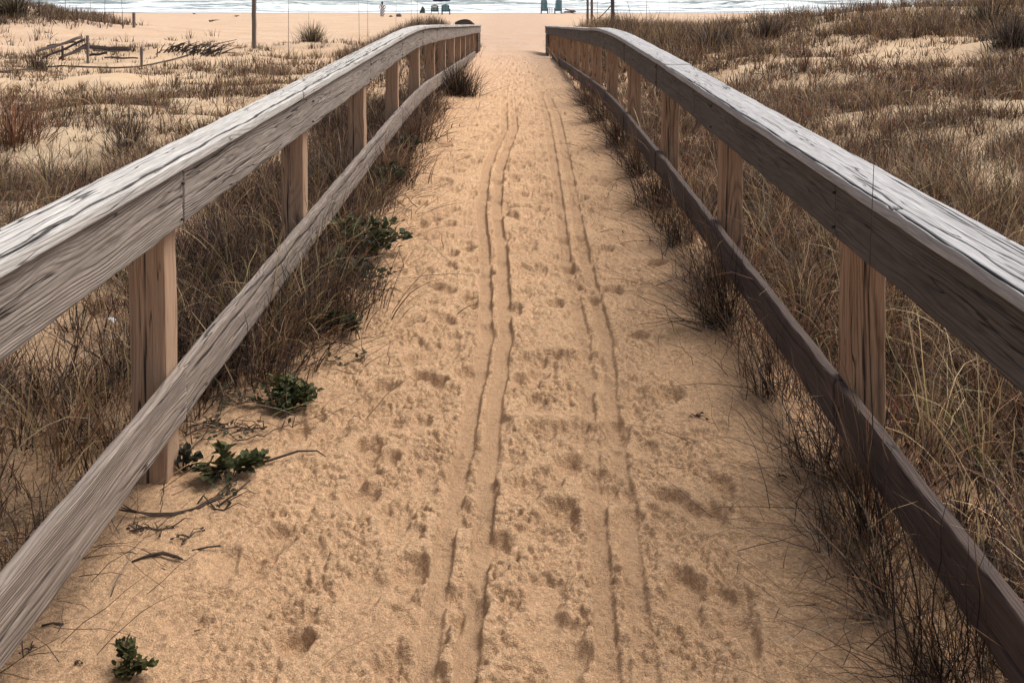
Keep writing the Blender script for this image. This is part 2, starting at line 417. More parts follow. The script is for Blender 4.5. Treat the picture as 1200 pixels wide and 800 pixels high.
# ------------------------------------------------------------------ ground sheet
def build_ground():
    def grow(a, b, step, r):
        out = [a]; s = step
        while out[-1] < b:
            out.append(out[-1] + s); s *= r
        return out
    core = np.concatenate([np.arange(0, 1.0, .0046), np.arange(1.0, 1.46, .007)])
    side = np.arange(1.46, 3.2, .022)
    out = np.array(grow(3.2, 34, .03, 1.035) + [60, 120, 300, 900, 3500])
    half = np.concatenate([core, side, out]); xs = np.concatenate([-half[:0:-1], half])
    ys = [-60, -20, -6, -2, 0, 1, 1.6, 2.0]; y = 2.2
    while y < 60:
        ys.append(y); y += min(max(.0040, y * y * 3.3e-4), .25)
    while y < 125: ys.append(y); y += .7
    ys += [140, 170, 220, 300, 600, 1500, 5000]
    ys = np.array(ys)
    X, Y = np.meshgrid(xs, ys)
    Z = zbase(X, Y)
    dx = np.gradient(xs)[None, :]; dy = np.gradient(ys)[:, None]
    res = np.maximum(np.broadcast_to(dx, X.shape), np.broadcast_to(dy, X.shape) * .35)
    warpx = X + .035 * noise(X / .3, Y / .3, 71); warpy = Y + .035 * noise(X / .3, Y / .3, 72)
    # churned footpath
    wob = .10 * noise(X * 0, Y / 2.2, 5)
    walk = 1 - sstep(.66, 1.08, np.abs(X + .06 + wob))
    amp = .16 + .84 * walk
    amp = amp * (1 - .5 * sstep(30, 60, Y))
    H = np.zeros_like(X)
    patch = np.clip(.85 + .9 * fbm(X / .30, Y / .30, 90, 2), .25, 1.5)
    for i, (wl, a, bil) in enumerate(((.62, .009, 0), (.30, .013, 0), (.15, .0095, 0), (.085, .0062, 1), (.048, .0046, 1), (.028, .0028, 1))):
        nz = noise(warpx / wl, warpy / wl, 40 + i)
        if bil: nz = 2.6 * np.sqrt(nz * nz + .004) - .9
        H += a * nz * np.clip(wl / (2.0 * res) - .25, 0, 1) * (patch if wl < .2 else 1)
    H = H * amp
    near = (np.abs(X) < 1.5) & (Y > 2) & (Y < 24)
    xn, yn, rn = warpx[near], warpy[near], res[near]
    cl = np.clip(.75 + 1.2 * fbm(xn / .28, yn / .28, 120, 3), 0, 1.25) * (.12 + .88 * walk[near])
    C = np.zeros(X.shape)
    C[near] = cl * (.30 * crumbs(xn, yn, .13, 125, .5) * sstep(5, 9, yn) + .26 * crumbs(xn, yn, .060, 130, .45) * np.clip(.055 / (2 * rn) - .25, 0, 1) + .62 * crumbs(xn, yn, .030, 140, .7) * np.clip(.03 / (2 * rn) - .25, 0, 1)) \
        + (.16 + .84 * cl) * 1.0 * crumbs(xn, yn, .017, 150, .75) * np.clip(.016 / (1.6 * rn) - .25, 0, 1)
    H = 1.3 * H + 1.55 * C
    H = H + sstep(18, 40, Y) * (1 - sstep(95, 108, Y)) * (.022 * noise(X / .8, Y / 1.3, 201) + .02 * noise(X / 2.2, Y / 2.2, 202))
    H += (.0028 * noise(X / .05, Y / .05, 60) + .0022 * noise(X / .02, Y / .02, 61)) * np.clip(.05 / (2 * res) - .25, 0, 1) * (1 - walk) * (np.abs(X) < 3)
    # footprints
    press_shade = np.zeros_like(X)  # mask of pressed sand and of the shade painted into the hollows
    rnd = random.Random(5)
    prints = []
    for k in range(980):
        u = rnd.random()
        yy = 2.5 + 30 * u
        prints.append((rnd.gauss(-.03, .42), yy, rnd.gauss(0, .25), rnd.uniform(.15, .28), rnd.uniform(.10, .17), rnd.choice((.014, .018, .024, .03, .038)), rnd.uniform(.2, .9)))
    for px, py, L, W, dp in ((345, 760, .14, .12, .035), (270, 665, .22, .20, .018), (470, 630, .24, .17, .012), (505, 745, .26, .15, .022), (655, 750, .30, .19, .022), (640, 700, .22, .15, .015), (805, 690, .24, .13, .035), (840, 740, .2, .16, .018),
                             (640, 430, .20, .14, .022), (790, 590, .22, .14, .028), (455, 540, .14, .10, .03), (490, 500, .2, .12, .02), (470, 700, .2, .1, .02), (430, 560, .15, .08, .03), (755, 530, .2, .12, .02), (700, 450, .22, .13, .02),
                             (530, 300, .22, .11, .03), (480, 340, .22, .1, .028), (500, 390, .22, .11, .02), (525, 265, .22, .11, .03), (735, 610, .18, .1, .03)):
        gx, gy, gz = G(px, py); prints.append((gx, gy, rnd.gauss(0, .3), L, W, dp, .9))
    def stamp(plist, H):
        for cx, cy, an, L, W, dep, fl in plist:
            i0, i1 = np.searchsorted(ys, [cy - .3, cy + .3]); j0, j1 = np.searchsorted(xs, [cx - .3, cx + .3])
            if i1 - i0 < 2: continue
            x = X[i0:i1, j0:j1] - cx; y = Y[i0:i1, j0:j1] - cy
            u = x * math.cos(an) + y * math.sin(an); v = -x * math.sin(an) + y * math.cos(an)
            ww = W / 2 * (1 + .22 * np.sin(v / L * 5))
            q = np.sqrt((u / ww) ** 2 + (v / (L / 2)) ** 2) + .16 * noise(x / .05, y / .05, int(cx * 1000) % 97)
            m = 1 - sstep(.55, 1.05, q); rim = np.exp(-((q - 1.18) / .2) ** 2)
            h = H[i0:i1, j0:j1]; press_shade[i0:i1, j0:j1] = np.maximum(press_shade[i0:i1, j0:j1], m * min(1, dep / .03) * .4)
            H[i0:i1, j0:j1] = h * (1 - m * fl * .85) - dep * m * (1 + .5 * v / L) + rim * dep * .38
    rnd.shuffle(prints)
    stamp(prints[:int(len(prints) * .7)], H)
    # wheel tracks
    tr = [([2.4, 2.79, 3.40, 4.36, 5.36, 6.97, 8.2, 10, 12.65, 17], [-.26, -.258, -.244, -.203, -.16, -.22, -.29, -.30, -.16, -.22], .95),
          ([2.4, 2.79, 3.40, 4.36, 5.36, 6.97, 8.2, 10, 12.65, 17], [-.145, -.142, -.120, -.105, -.060, -.10, -.165, -.17, -.03, -.09], .95),
          ([2.4, 2.79, 3.17, 3.67, 4.36, 5.36, 6.97, 9.95, 14.2, 18], [.25, .253, .27, .287, .305, .353, .33, .365, .40, .36], .8),
          ([2.4, 2.79, 3.17, 3.67, 4.36, 5.36, 6.97, 9.95, 14.2, 18], [.365, .36, .372, .40, .41, .47, .46, .50, .55, .50], .78)]
    for ty, tx, st in tr:
        xt = np.interp(Y, ty, tx); d = np.abs(X - xt + .008 * noise(X * 0, Y / .25, 8))
        st = st * (1 - sstep(12, 20, Y)) * np.clip(1.0 + (.25 if st > .85 else .7) * noise(X * 0 + tx[0] * 29, Y / .5, 77), .2, 1)
        gw = .026 + .0012 * Y
        m = (1 - sstep(gw * .85, gw * 1.35, d)) * st
        press_shade = np.maximum(press_shade, m)
        H = H * (1 - m * .84) - .022 * m * (1 + .03 * Y) + st * .009 * np.clip(.4 + 1.5 * noise(X / .04, Y / .04, 66), 0, 1.6) * np.exp(-((d - gw * 1.9) / (gw * .5)) ** 2)
    stamp([p for p in prints[int(len(prints) * .7):] if not (-.36 < p[0] < .02 and p[1] < 9) and not (.2 < p[0] < .42 and p[1] < 3.4)], H)
    H = np.where(H > 0, .022 * np.tanh(H / .022), H)
    Z = Z + H
    # litter mask
    lit = np.clip(plant_density(X, Y), 0, 1) * (Y < 70)
    ny, nx = X.shape
    idx = np.arange(ny * nx).reshape(ny, nx)
    f = np.stack([idx[:-1, :-1], idx[:-1, 1:], idx[1:, 1:], idx[1:, :-1]], -1).reshape(-1, 4)
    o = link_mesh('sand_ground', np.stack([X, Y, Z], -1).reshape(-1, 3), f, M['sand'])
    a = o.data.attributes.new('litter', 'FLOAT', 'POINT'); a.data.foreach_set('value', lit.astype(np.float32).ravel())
    a = o.data.attributes.new('pressed', 'FLOAT', 'POINT'); a.data.foreach_set('value', press_shade.astype(np.float32).ravel())
    tag(o, kind='structure')
build_ground()

# ------------------------------------------------------------------ sea
def build_sea():
    xs = np.concatenate([[-4000, -1500, -600, -300], np.linspace(-160, 160, 330), [300, 600, 1500, 4000]])
    ys = np.concatenate([np.arange(104, 190, .35), np.geomspace(191, 6000, 40)])
    X, Y = np.meshgrid(xs, ys)
    w = 5 * fbm(X / 40, Y / 90, 13, 2)
    ph = (Y + w) / 9.5
    crest = np.maximum(0, np.sin(2 * math.pi * ph)) ** 4 * np.clip(.6 + 1.0 * fbm(X / 22, Y / 9, 17, 2), 0, 1.3)
    Z = WATER_Z + (.42 * crest + .05 * noise(X / 2, Y / 1.2, 19)) * sstep(110, 122, Y) * (1 - sstep(220, 400, Y))
    ny, nx = X.shape; idx = np.arange(ny * nx).reshape(ny, nx)
    f = np.stack([idx[:-1, :-1], idx[:-1, 1:], idx[1:, 1:], idx[1:, :-1]], -1).reshape(-1, 4)
    tag(link_mesh('sea_water', np.stack([X, Y, Z], -1).reshape(-1, 3), f, M['water']), kind='structure')
build_sea()

# ------------------------------------------------------------------ boards
SEED = [0]
def sweep(name, mat, parent, C, A, B, W, T, wear=.003, ra=.004, grooves=(), notch=(), fine=.006, corner=.007, sfac=1.0):
    """a board: rectangle W (along A) x T (along B) carried along the stations C; worn edges, optional long splits in its +B face"""
    SEED[0] += 1; sd = SEED[0]
    C = np.asarray(C, float); n = len(C)
    A = np.broadcast_to(np.asarray(A, float), (n, 3)); B = np.broadcast_to(np.asarray(B, float), (n, 3))
    s = np.concatenate([[0], np.cumsum(np.linalg.norm(np.diff(C, axis=0), axis=1))])
    c = corner
    na = max(2, int((W - 2 * c) / fine)); nb = max(2, int((T - 2 * c) / max(fine, .008)))
    aa = np.linspace(-W/2 + c, W/2 - c, na + 1); bb = np.linspace(-T/2 + c, T/2 - c, nb + 1)
    arc = lambda cx, cy, t0: [(cx + c * math.cos(t), cy + c * math.sin(t)) for t in (t0 + math.pi/8, t0 + math.pi/4, t0 + 3 * math.pi/8)]
    loop = [(a, T/2) for a in aa[::-1]] + arc(-W/2 + c, T/2 - c, math.pi/2) + [(-W/2, b) for b in bb[::-1]] + arc(-W/2 + c, -T/2 + c, math.pi) \
         + [(a, -T/2) for a in aa] + arc(W/2 - c, -T/2 + c, 1.5 * math.pi) + [(W/2, b) for b in bb] + arc(W/2 - c, T/2 - c, 0)
    loop = np.array(loop); k = len(loop)
    a = np.broadcast_to(loop[None, :, 0], (n, k)).copy(); b = np.broadcast_to(loop[None, :, 1], (n, k)).copy()
    S = np.broadcast_to(s[:, None], (n, k)); off = sd * 13.7
    a0, b0 = a.copy(), b.copy()
    # edge wear
    edge = np.exp(-((np.abs(a0) - W/2) / .012) ** 2)
    a = a - np.sign(a0) * edge * wear * np.clip(.6 + 1.4 * fbm(S / .35 + off, a0 * 8 + sd, 5, 3), -.3, 3)
    top = b0 > T/2 - .004
    b = b + np.where(top, ra * .6 * fbm(S / .5 + off, a0 / .03, 6, 2) - edge * wear * np.clip(.5 + fbm(S / .2 + off, a0 * 3, 7, 3), 0, 2), 0)
    b = b + np.where(top, .0011 * noise(S / .18 + off, a0 / .008, 15), 0)
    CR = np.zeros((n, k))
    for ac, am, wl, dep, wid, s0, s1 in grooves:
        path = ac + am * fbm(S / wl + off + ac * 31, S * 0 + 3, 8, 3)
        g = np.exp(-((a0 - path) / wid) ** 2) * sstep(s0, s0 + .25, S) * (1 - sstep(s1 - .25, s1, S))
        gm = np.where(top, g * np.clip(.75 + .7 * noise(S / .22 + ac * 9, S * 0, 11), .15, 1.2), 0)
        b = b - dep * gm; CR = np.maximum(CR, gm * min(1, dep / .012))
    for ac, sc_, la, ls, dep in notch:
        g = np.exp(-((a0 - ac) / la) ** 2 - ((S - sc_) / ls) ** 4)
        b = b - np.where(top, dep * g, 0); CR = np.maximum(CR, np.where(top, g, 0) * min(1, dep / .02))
    V = C[:, None, :] + a[..., None] * A[:, None, :] + b[..., None] * B[:, None, :]
    gr = np.stack([S * sfac + off, a0 + (sd % 7 - 3) * .012, b0], -1).reshape(-1, 3)
    V = V.reshape(-1, 3)
    idx = np.arange(n * k).reshape(n, k); nx = np.roll(idx, -1, axis=1)
    f = np.stack([idx[:-1], nx[:-1], nx[1:], idx[1:]], -1).reshape(-1, 4)
    faces = [tuple(r) for r in f.tolist()] + [tuple(range(k))[::-1], tuple((n - 1) * k + i for i in range(k))]
    o = link_mesh(name, V, faces, mat, parent, True, vec=gr, recalc=True)
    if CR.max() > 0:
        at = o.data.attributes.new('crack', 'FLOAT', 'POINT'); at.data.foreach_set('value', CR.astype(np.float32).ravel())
    return o

def zdrop(y):
    """how far the railing has come down at y"""
    y = np.asarray(y, float); t = 0
    for k in (-1.6, -.8, 0, .8, 1.6): t = t + np.clip(y + k - 13.0, 0, None)
    return .0525 * t / 5

M['rust'] = plain('rusty_iron', (.045, .03, .024), .7, .4, 200)

def railing(side):
    left = side < 0
    root = empty('wooden_railing', (side * 1.3, 3.8, 0))
    off = Vector(root.location)
    y_end = 35.3 if left else 36.4
    if left:
        tag(root, 'silver grey weathered wooden railing along the left side of the sandy path', 'railing')
        xf = lambda y: -1.36 + 0 * y; inner = .103; captop = 1.25; fasz = (.985, 1.205); lowz = (.255, .455); mats = ('cap', 'fascia', 'low', 'post')
    else:
        tag(root, 'darker wooden railing with brown lower board along the right side of the sandy path', 'railing')
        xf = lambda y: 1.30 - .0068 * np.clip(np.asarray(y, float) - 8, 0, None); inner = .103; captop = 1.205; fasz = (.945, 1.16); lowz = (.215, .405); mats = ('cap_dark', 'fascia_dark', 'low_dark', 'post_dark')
    rel = lambda P: np.asarray(P, float) - np.array(off)[None, :]
    # posts
    ys = [3.81 + 2.44 * k for k in range(-1, 14)]
    ys = [y for y in ys if y < y_end - .2] + [y_end - .3]
    for k, y in enumerate(ys):
        x = float(xf(y)); zt = captop - .045 - float(zdrop(y)); zb = zg(x, y) - .35
        h = np.linspace(zb, zt, max(8, int((zt - zb) / (.02 if y < 9 else .08))))
        lean = random.uniform(-.008, .008); rot = random.uniform(-.03, .03)
        P = np.stack([x + lean * (h - zb), y + 0 * h, h], -1)
        A = (math.cos(rot), math.sin(rot), 0); B = (math.sin(rot), -math.cos(rot), 0)
        gv = [(random.uniform(-.03, .03), .006, .5, .006, .0035, 0, 2)] if y < 9 else []
        p = sweep('post', M[mats[3]], root, rel(P), A, B, .138, .138, wear=.003, ra=.002, grooves=gv, fine=.006 if y < 9 else .03, corner=.008)
        if not left and 2 < y < 5: p['label'] = 'reddish brown post with deep vertical drying cracks'
    # boards
    def run(joints, kind):
        for i in range(len(joints) - 1):
            y0, y1 = joints[i] + .004, joints[i + 1] - .004
            near = y0 < 8; st = .014 if y0 < 4 else (.025 if near else .08)
            y = np.linspace(y0, y1, max(6, int((y1 - y0) / st)))
            zd = zdrop(y); jit = random.uniform(-.004, .004); jz = random.uniform(-.005, .005)
            xi = xf(y) - side * inner            # inner face plane of the posts, less half a board
            if kind == 'cap':
                x = xf(y) - side * (.053 if left else .035); cw = .172 if left else .205
                bow = .005 * np.sin(np.linspace(0, math.pi, len(y))) * random.uniform(-1, 1)
                P = np.stack([x + jit, y, captop - .022 - zd + jz * .4 + bow], -1)
                gv = []
                if near:
                    inn = side * -1
                    gv = [(inn * (.058 if left else .092), .016 if left else .006, .55, .018, .0062 if left else .004, -1, 9), (inn * .030, .012, .7, .013, .0022, .2, 3.4), (inn * -.03, .012, .6, .012, .002, .0, 3.0), (inn * -.062, .01, .8, .012, .0022, .5, 4.6), (inn * .052, .014, .5, .014, .0024, 1.4, 4.8), (0, .016, .6, .011, .002, 1.0, 4.2), (inn * -.075, .006, .6, .010, .002, 2.2, 4.8), (inn * .012, .012, .5, .008, .0016, .4, 2.2), (inn * -.045, .012, .5, .008, .0016, 2.0, 4.4), (inn * .045, .01, .4, .008, .0016, .2, 1.6)]
                nt_ = []
                if left and near: nt_ = [(.05, 1.45 + (3.81 - y0) , .006, .05, .012), (.02, 2.9, .005, .06, .012), (-.04, .6, .004, .05, .01)]
                if not left and near: nt_ = [(-.088, 3.18 - y0, .016, .016, .04), (.0, 1.2, .006, .05, .012), (-.03, 2.1, .006, .05, .012)]
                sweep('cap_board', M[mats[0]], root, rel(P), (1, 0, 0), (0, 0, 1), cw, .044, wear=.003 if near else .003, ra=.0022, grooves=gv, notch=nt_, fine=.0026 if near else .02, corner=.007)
            elif kind == 'fascia':
                zc = (fasz[0] + fasz[1]) / 2
                P = np.stack([xi - side * -.014 + jit * .5, y, zc - zd + jz], -1)
                gv = [(random.uniform(-.07, .07), .02, .9, .005, .003, 0, 4)] if near else []
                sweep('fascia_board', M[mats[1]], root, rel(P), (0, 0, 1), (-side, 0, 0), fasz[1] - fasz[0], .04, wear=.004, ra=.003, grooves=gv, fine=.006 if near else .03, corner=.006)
            else:
                zc = (lowz[0] + lowz[1]) / 2
                P = np.stack([xi - side * -.014 + jit, y, zc - zd + jz * 1.5], -1)
                gv = [(.05, .02, .7, .012, .004, 0, 3.0), (-.02, .02, .8, .006, .003, .5, 4)] if near else []
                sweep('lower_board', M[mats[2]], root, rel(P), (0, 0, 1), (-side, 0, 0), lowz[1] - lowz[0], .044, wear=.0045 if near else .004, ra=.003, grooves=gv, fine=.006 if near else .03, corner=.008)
    J = [3.81 + 2.44 * k for k in range(-1, 14)]
    if left:
        jf = [-1.07, J[1], J[3]] + J[4:]; jc = [-1.07, 6.25 - .4, 11.13] + J[5:]; jl = [-1.07, J[1], 6.9] + J[4:]
    else:
        jf = [-1.07, J[1], 6.87] + J[3:]; jc = [-1.07, 8.0, 13.57] + J[6:]; jl = [-1.07, J[1], J[3]] + J[4:]
    clip = lambda j, e: [v for v in j if v < e - .6] + [e]
    run(clip(jc, y_end), 'cap'); run(clip(jf, y_end), 'fascia'); run(clip(jl, 30.6), 'low')
    # nail heads where the face boards meet the posts
    for k, y in enumerate(ys):
        if y < 16:
            for dz in (-.07, .06):
                xi = float(xf(y)) - side * (inner + .0075 + .0)
                zc = (fasz[0] + fasz[1]) / 2 - float(zdrop(y)) + dz + random.uniform(-.01, .01)
                yy = y + random.uniform(-.035, .035)
                q = MB(); q.tube([(xi - off.x, yy - off.y, zc - off.z), (xi - side * .0115 - off.x, yy - off.y, zc - off.z)], .0055, 8)
                q.build('nail_head', M['rust'], root, True)
    # dark boards that close the far end
    y = np.linspace(y_end - 2.3, y_end + .05, 14)
    xi = xf(y) - side * .078
    hi = fasz[0] - .01 - zdrop(y); lo = np.array([zg(float(a), float(b)) - .25 for a, b in zip(xi, y)])
    for q in range(3):
        fr0, fr1 = q / 3, (q + 1) / 3 - .01
        w = float(np.mean((hi - lo) * (fr1 - fr0)))
        zc = lo + (hi - lo) * (fr0 + fr1) / 2
        sweep('end_board', M['low_dark'], root, rel(np.stack([xi, y, zc], -1)), (0, 0, 1), (-side, 0, 0), w, .03, fine=.03)
    return root
railing(-1); railing(1)

def arched_end():
    """the bent grey rail piece seen behind the left railing's far end"""
    x0, y0 = -2.05, 38.0
    root = empty('bent_rail', (x0, y0, zg(x0, y0)))
    tag(root, 'dark bent rail end arching up behind the far end of the left railing', 'rail end')
    t = np.linspace(-1, 1, 24)
    P = np.stack([t * .40 + .14, .0 * t, .80 + .12 * (1 - np.abs(t) ** 2.0) - .16 * np.clip(t, 0, 1) ** 2], -1)
    sweep('cap_board', M['low_dark'], root, P, (0, 1, 0), (0, 0, 1), .12, .03, fine=.03)
    n = 16
    mb = MB()
    for i in range(n):
        a = -1 + 2 * (i + .5) / n
        top = .785 + .12 * (1 - abs(a) ** 2.0) - .16 * max(a, 0) ** 2
        mb.box((a * .40 + .14, .0, top / 2 - .15), (.051, .05, top + .30))
    mb.build('slat_panel', M['pole'], root)
M['dark_wood'] = plain('dark_old_wood', (.055, .042, .037), .9, .4, 14)
arched_end()

# ------------------------------------------------------------------ blades
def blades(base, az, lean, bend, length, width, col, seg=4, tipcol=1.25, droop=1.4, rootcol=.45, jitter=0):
    """arching tapered strips; every argument an array over blades"""
    n = len(base); t = np.linspace(0, 1, seg + 1)
    th = lean[:, None] + bend[:, None] * t[None, :] ** droop
    ds = (length / seg)[:, None]
    hor = np.concatenate([np.zeros((n, 1)), np.cumsum(np.sin(th[:, :-1] + .0) * ds, 1)], 1)
    ver = np.concatenate([np.zeros((n, 1)), np.cumsum(np.cos(th[:, :-1]) * ds, 1)], 1)
    ca, sa = np.cos(az), np.sin(az)
    wob = jitter * (RNG.random((n, seg + 1)) - .5) * length[:, None] if jitter else 0
    cx = base[:, 0:1] + hor * ca[:, None] - sa[:, None] * wob; cy = base[:, 1:2] + hor * sa[:, None] + ca[:, None] * wob; cz = base[:, 2:3] + ver
    tw = az + math.pi / 2 + RNG.normal(0, .7, n)
    w = width[:, None] * .5 * (1 - .85 * t[None, :] ** 1.6)
    wx = np.cos(tw)[:, None] * w; wy = np.sin(tw)[:, None] * w; wz = RNG.normal(0, .35, n)[:, None] * w
    V = np.stack([np.stack([cx - wx, cy - wy, cz - wz], -1), np.stack([cx + wx, cy + wy, cz + wz], -1)], 2)   # n, seg+1, 2, 3
    idx = np.arange(n * (seg + 1) * 2).reshape(n, seg + 1, 2)
    f = np.stack([idx[:, :-1, 0], idx[:, :-1, 1], idx[:, 1:, 1], idx[:, 1:, 0]], -1).reshape(-1, 4)
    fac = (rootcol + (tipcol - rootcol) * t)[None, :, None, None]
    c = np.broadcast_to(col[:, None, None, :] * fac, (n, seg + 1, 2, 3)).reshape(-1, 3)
    return V.reshape(-1, 3), f, c

def merge(parts):
    V, Fc, Cc, o = [], [], [], 0
    for v, f, c in parts:
        V.append(v); Fc.append(f + o); Cc.append(c); o += len(v)
    return np.concatenate(V), np.concatenate(Fc), np.concatenate(Cc)

PAL = dict(tan=(.36, .24, .12), brown=(.20, .108, .058), olive=(.21, .165, .07), dark=(.040, .027, .020), red=(.20, .082, .045), straw=(.44, .33, .19), grey=(.19, .15, .12), green=(.10, .11, .04), mauve=(.14, .08, .062))
def pick(n, weights):
    names = list(weights); w = np.array([weights[k] for k in names], float); w /= w.sum()
    c = np.array([PAL[k] for k in names])[RNG.choice(len(names), n, p=w)]
    return c * RNG.uniform(.65, 1.3, (n, 1)) * RNG.uniform(.94, 1.06, (n, 3))

def tuft_blades(cx, cy, nb, rad, L, lean, bend, wid, weights, seg=4, bias=None, z=None, jitter=.03):
    """blades for many tufts at once. cx, cy arrays of tufts"""
    m = len(cx); k = np.repeat(np.arange(m), nb); n = len(k)
    a = RNG.random(n) * 2 * math.pi; r = np.abs(RNG.normal(0, 1, n)) * np.repeat(np.broadcast_to(rad, m), nb)
    x = cx[k] + r * np.cos(a); y = cy[k] + r * np.sin(a)
    az = a + RNG.normal(0, .6, n)
    if bias is not None: az = np.where(RNG.random(n) < bias[1], bias[0] + RNG.normal(0, .7, n), az)
    zz = zbase(x, y) - .015 if z is None else np.full(n, z)
    Lk = np.repeat(np.broadcast_to(L, m), nb) * RNG.uniform(.45, 1.2, n)
    le = np.abs(RNG.normal(0, 1, n)) * lean; be = RNG.uniform(.1, 1.0, n) ** 1.2 * bend
    w = np.repeat(np.broadcast_to(wid, m), nb) * RNG.uniform(.6, 1.3, n)
    tint = RNG.uniform(.5, 1.45, m)[k][:, None]
    return blades(np.stack([x, y, zz], -1), az, le, be, Lk, w, pick(n, weights) * tint, seg, jitter=jitter)

def scatter(side, n, d0, d1, power=1.0):
    """places for tufts, denser near the camera, thinned by the plant cover"""
    u = RNG.random(n); d = d0 * (d1 / d0) ** u
    lim = .58 * d + 1.0
    inn = .8
    x = inn + (lim - inn) * RNG.random(n) ** power
    x = x * side
    keep = RNG.random(n) < plant_density(x, d)
    return x[keep], d[keep]

def grass_fields():
    for side in (-1, 1):
        parts = []
        Lf_ = lambda x, y: .45 + .55 * np.clip(plant_density(x, y), 0, 1)
        # near: thick arching tufts
        x, y = scatter(side, 750 if side < 0 else 900, 2.4, 9.5)
        onpath = np.abs(x) < 1.25
        if side < 0: W = dict(tan=1.3, brown=2.6, olive=.7, dark=2.0, straw=.4, grey=.8, mauve=1)
        else: W = dict(tan=1.5, brown=2.8, olive=1.0, dark=2.6, straw=.7, grey=.4, red=1.5, mauve=.9)
        L = (np.interp(y, [2, 6, 10], [.34, .52, .5]) if side < 0 else np.interp(y, [2, 6, 10], [.48, .58, .5])) * np.where(onpath, .8, 1) * Lf_(x, y) * RNG.uniform(.6, 1.25, len(x))
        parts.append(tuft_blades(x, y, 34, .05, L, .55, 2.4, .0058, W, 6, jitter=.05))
        # dark low growth between them
        x, y = scatter(side, 1300, 2.4, 11)
        parts.append(tuft_blades(x, y, 26, .11, .22, .95, 1.0, .0045, dict(dark=2.6, brown=2.4, grey=1.2, red=1.0, mauve=1), 3, jitter=.16))
        # single long curved stems standing out of the mass
        x, y = scatter(side, 1300, 2.6, 14)
        parts.append(tuft_blades(x, y, 2, .05, .62 if side > 0 else .5, .5, 2.6, np.clip(.0008 * y, .005, .012), dict(straw=2, tan=2, grey=.6), 7, jitter=.02))
        # middle distance
        x, y = scatter(side, 2100 if side < 0 else 2500, 8, 24, .85)
        Lm = (.30 if side < 0 else .38) * RNG.uniform(.45, 1.35, len(x)) * Lf_(x, y)
        Wm = dict(tan=1.3, brown=3, olive=.6, dark=1.6, grey=1.2, straw=.45, red=.8, mauve=2.4) if side > 0 else dict(tan=1.8, brown=2.8, olive=.9, dark=1.2, grey=1.0, straw=.5, red=.6, mauve=1.6)
        parts.append(tuft_blades(x, y, 20, .09, Lm, .55, 1.9, np.clip(.0008 * y, .005, .02), Wm, 4, jitter=.06))
        x, y = scatter(side, 3000, 8, 26, .85)
        parts.append(tuft_blades(x, y, 14, .16, .19, 1.0, .9, np.clip(.0008 * y, .005, .02), dict(dark=3, brown=2.4, red=1.0, grey=.8, mauve=2), 2, jitter=.2))
        # far
        x, y = scatter(side, 3300, 20, 44, .8)
        Lf = (.36 if side < 0 else .46) * RNG.uniform(.5, 1.35, len(x)) * Lf_(x, y)
        Lf = Lf * np.where((np.abs(x) < 4.4) & (y > 22), 1.45, 1)
        parts.append(tuft_blades(x, y, 15, .14, Lf, .42, 1.3, np.clip(.0006 * y, .005, .03), dict(tan=1.5, brown=2.6, olive=.8, grey=1.5, dark=1.6, straw=.4, mauve=2.2), 3, jitter=.05))
        if side < 0:   # hummock by the beach
            n = 2600; x = RNG.normal(-26, 7.5, n); y = RNG.normal(47, 4.5, n); k = RNG.random(n) < plant_density(x, y); x, y = x[k], y[k]
            parts.append(tuft_blades(x, y, 14, .2, .42, .4, 1.0, .028, dict(brown=2, olive=1.2, grey=2.2, dark=1.4, mauve=1.5), 3))
            x = -RNG.uniform(1.0, 2.4, 700); y = RNG.uniform(4.3, 15, 700); k = RNG.random(700) < plant_density(x, y); x, y = x[k], y[k]
            parts.append(tuft_blades(x, y, 30, .10, .34, .8, 1.3, .006, dict(dark=4, brown=1.6, mauve=1), 4, jitter=.12))
            n = 900; x = -RNG.uniform(1.7, 4.2, n); y = RNG.uniform(24, 39, n)
            parts.append(tuft_blades(x, y, 14, .14, .5, .3, .9, .018, dict(brown=2, dark=2, grey=1.5, tan=1), 3))
            lab = 'patchy dry brown dune grass spread over the pale sand left of the railing'
        else:
            n = 230; x = RNG.uniform(1.02, 1.34, n); y = 2.6 * (17 / 2.6) ** RNG.random(n)
            parts.append(tuft_blades(x, y, 14, .05, .27, .9, 1.1, np.clip(.0007 * y, .0035, .008), dict(dark=3, brown=2, tan=1, grey=.6, red=.6), 4, jitter=.1))
            n = 500; x = RNG.uniform(1.25, 2.3, n); y = 2.6 * (14 / 2.6) ** RNG.random(n)
            parts.append(tuft_blades(x, y, 22, .08, .26, .9, 1.2, .006, dict(dark=4, brown=2, red=1.2, mauve=1), 4, jitter=.12))
            n = 700; x = RNG.uniform(1.6, 5.5, n); y = RNG.uniform(24, 39, n)
            parts.append(tuft_blades(x, y, 14, .14, .5, .3, .9, .018, dict(brown=2, tan=2, grey=1.5, dark=1), 3))
            lab = 'thick dry tan and brown dune grass covering the rising dune right of the railing'
        V, f, c = merge(parts)
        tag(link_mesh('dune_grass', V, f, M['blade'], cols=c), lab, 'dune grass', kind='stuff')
grass_fields()

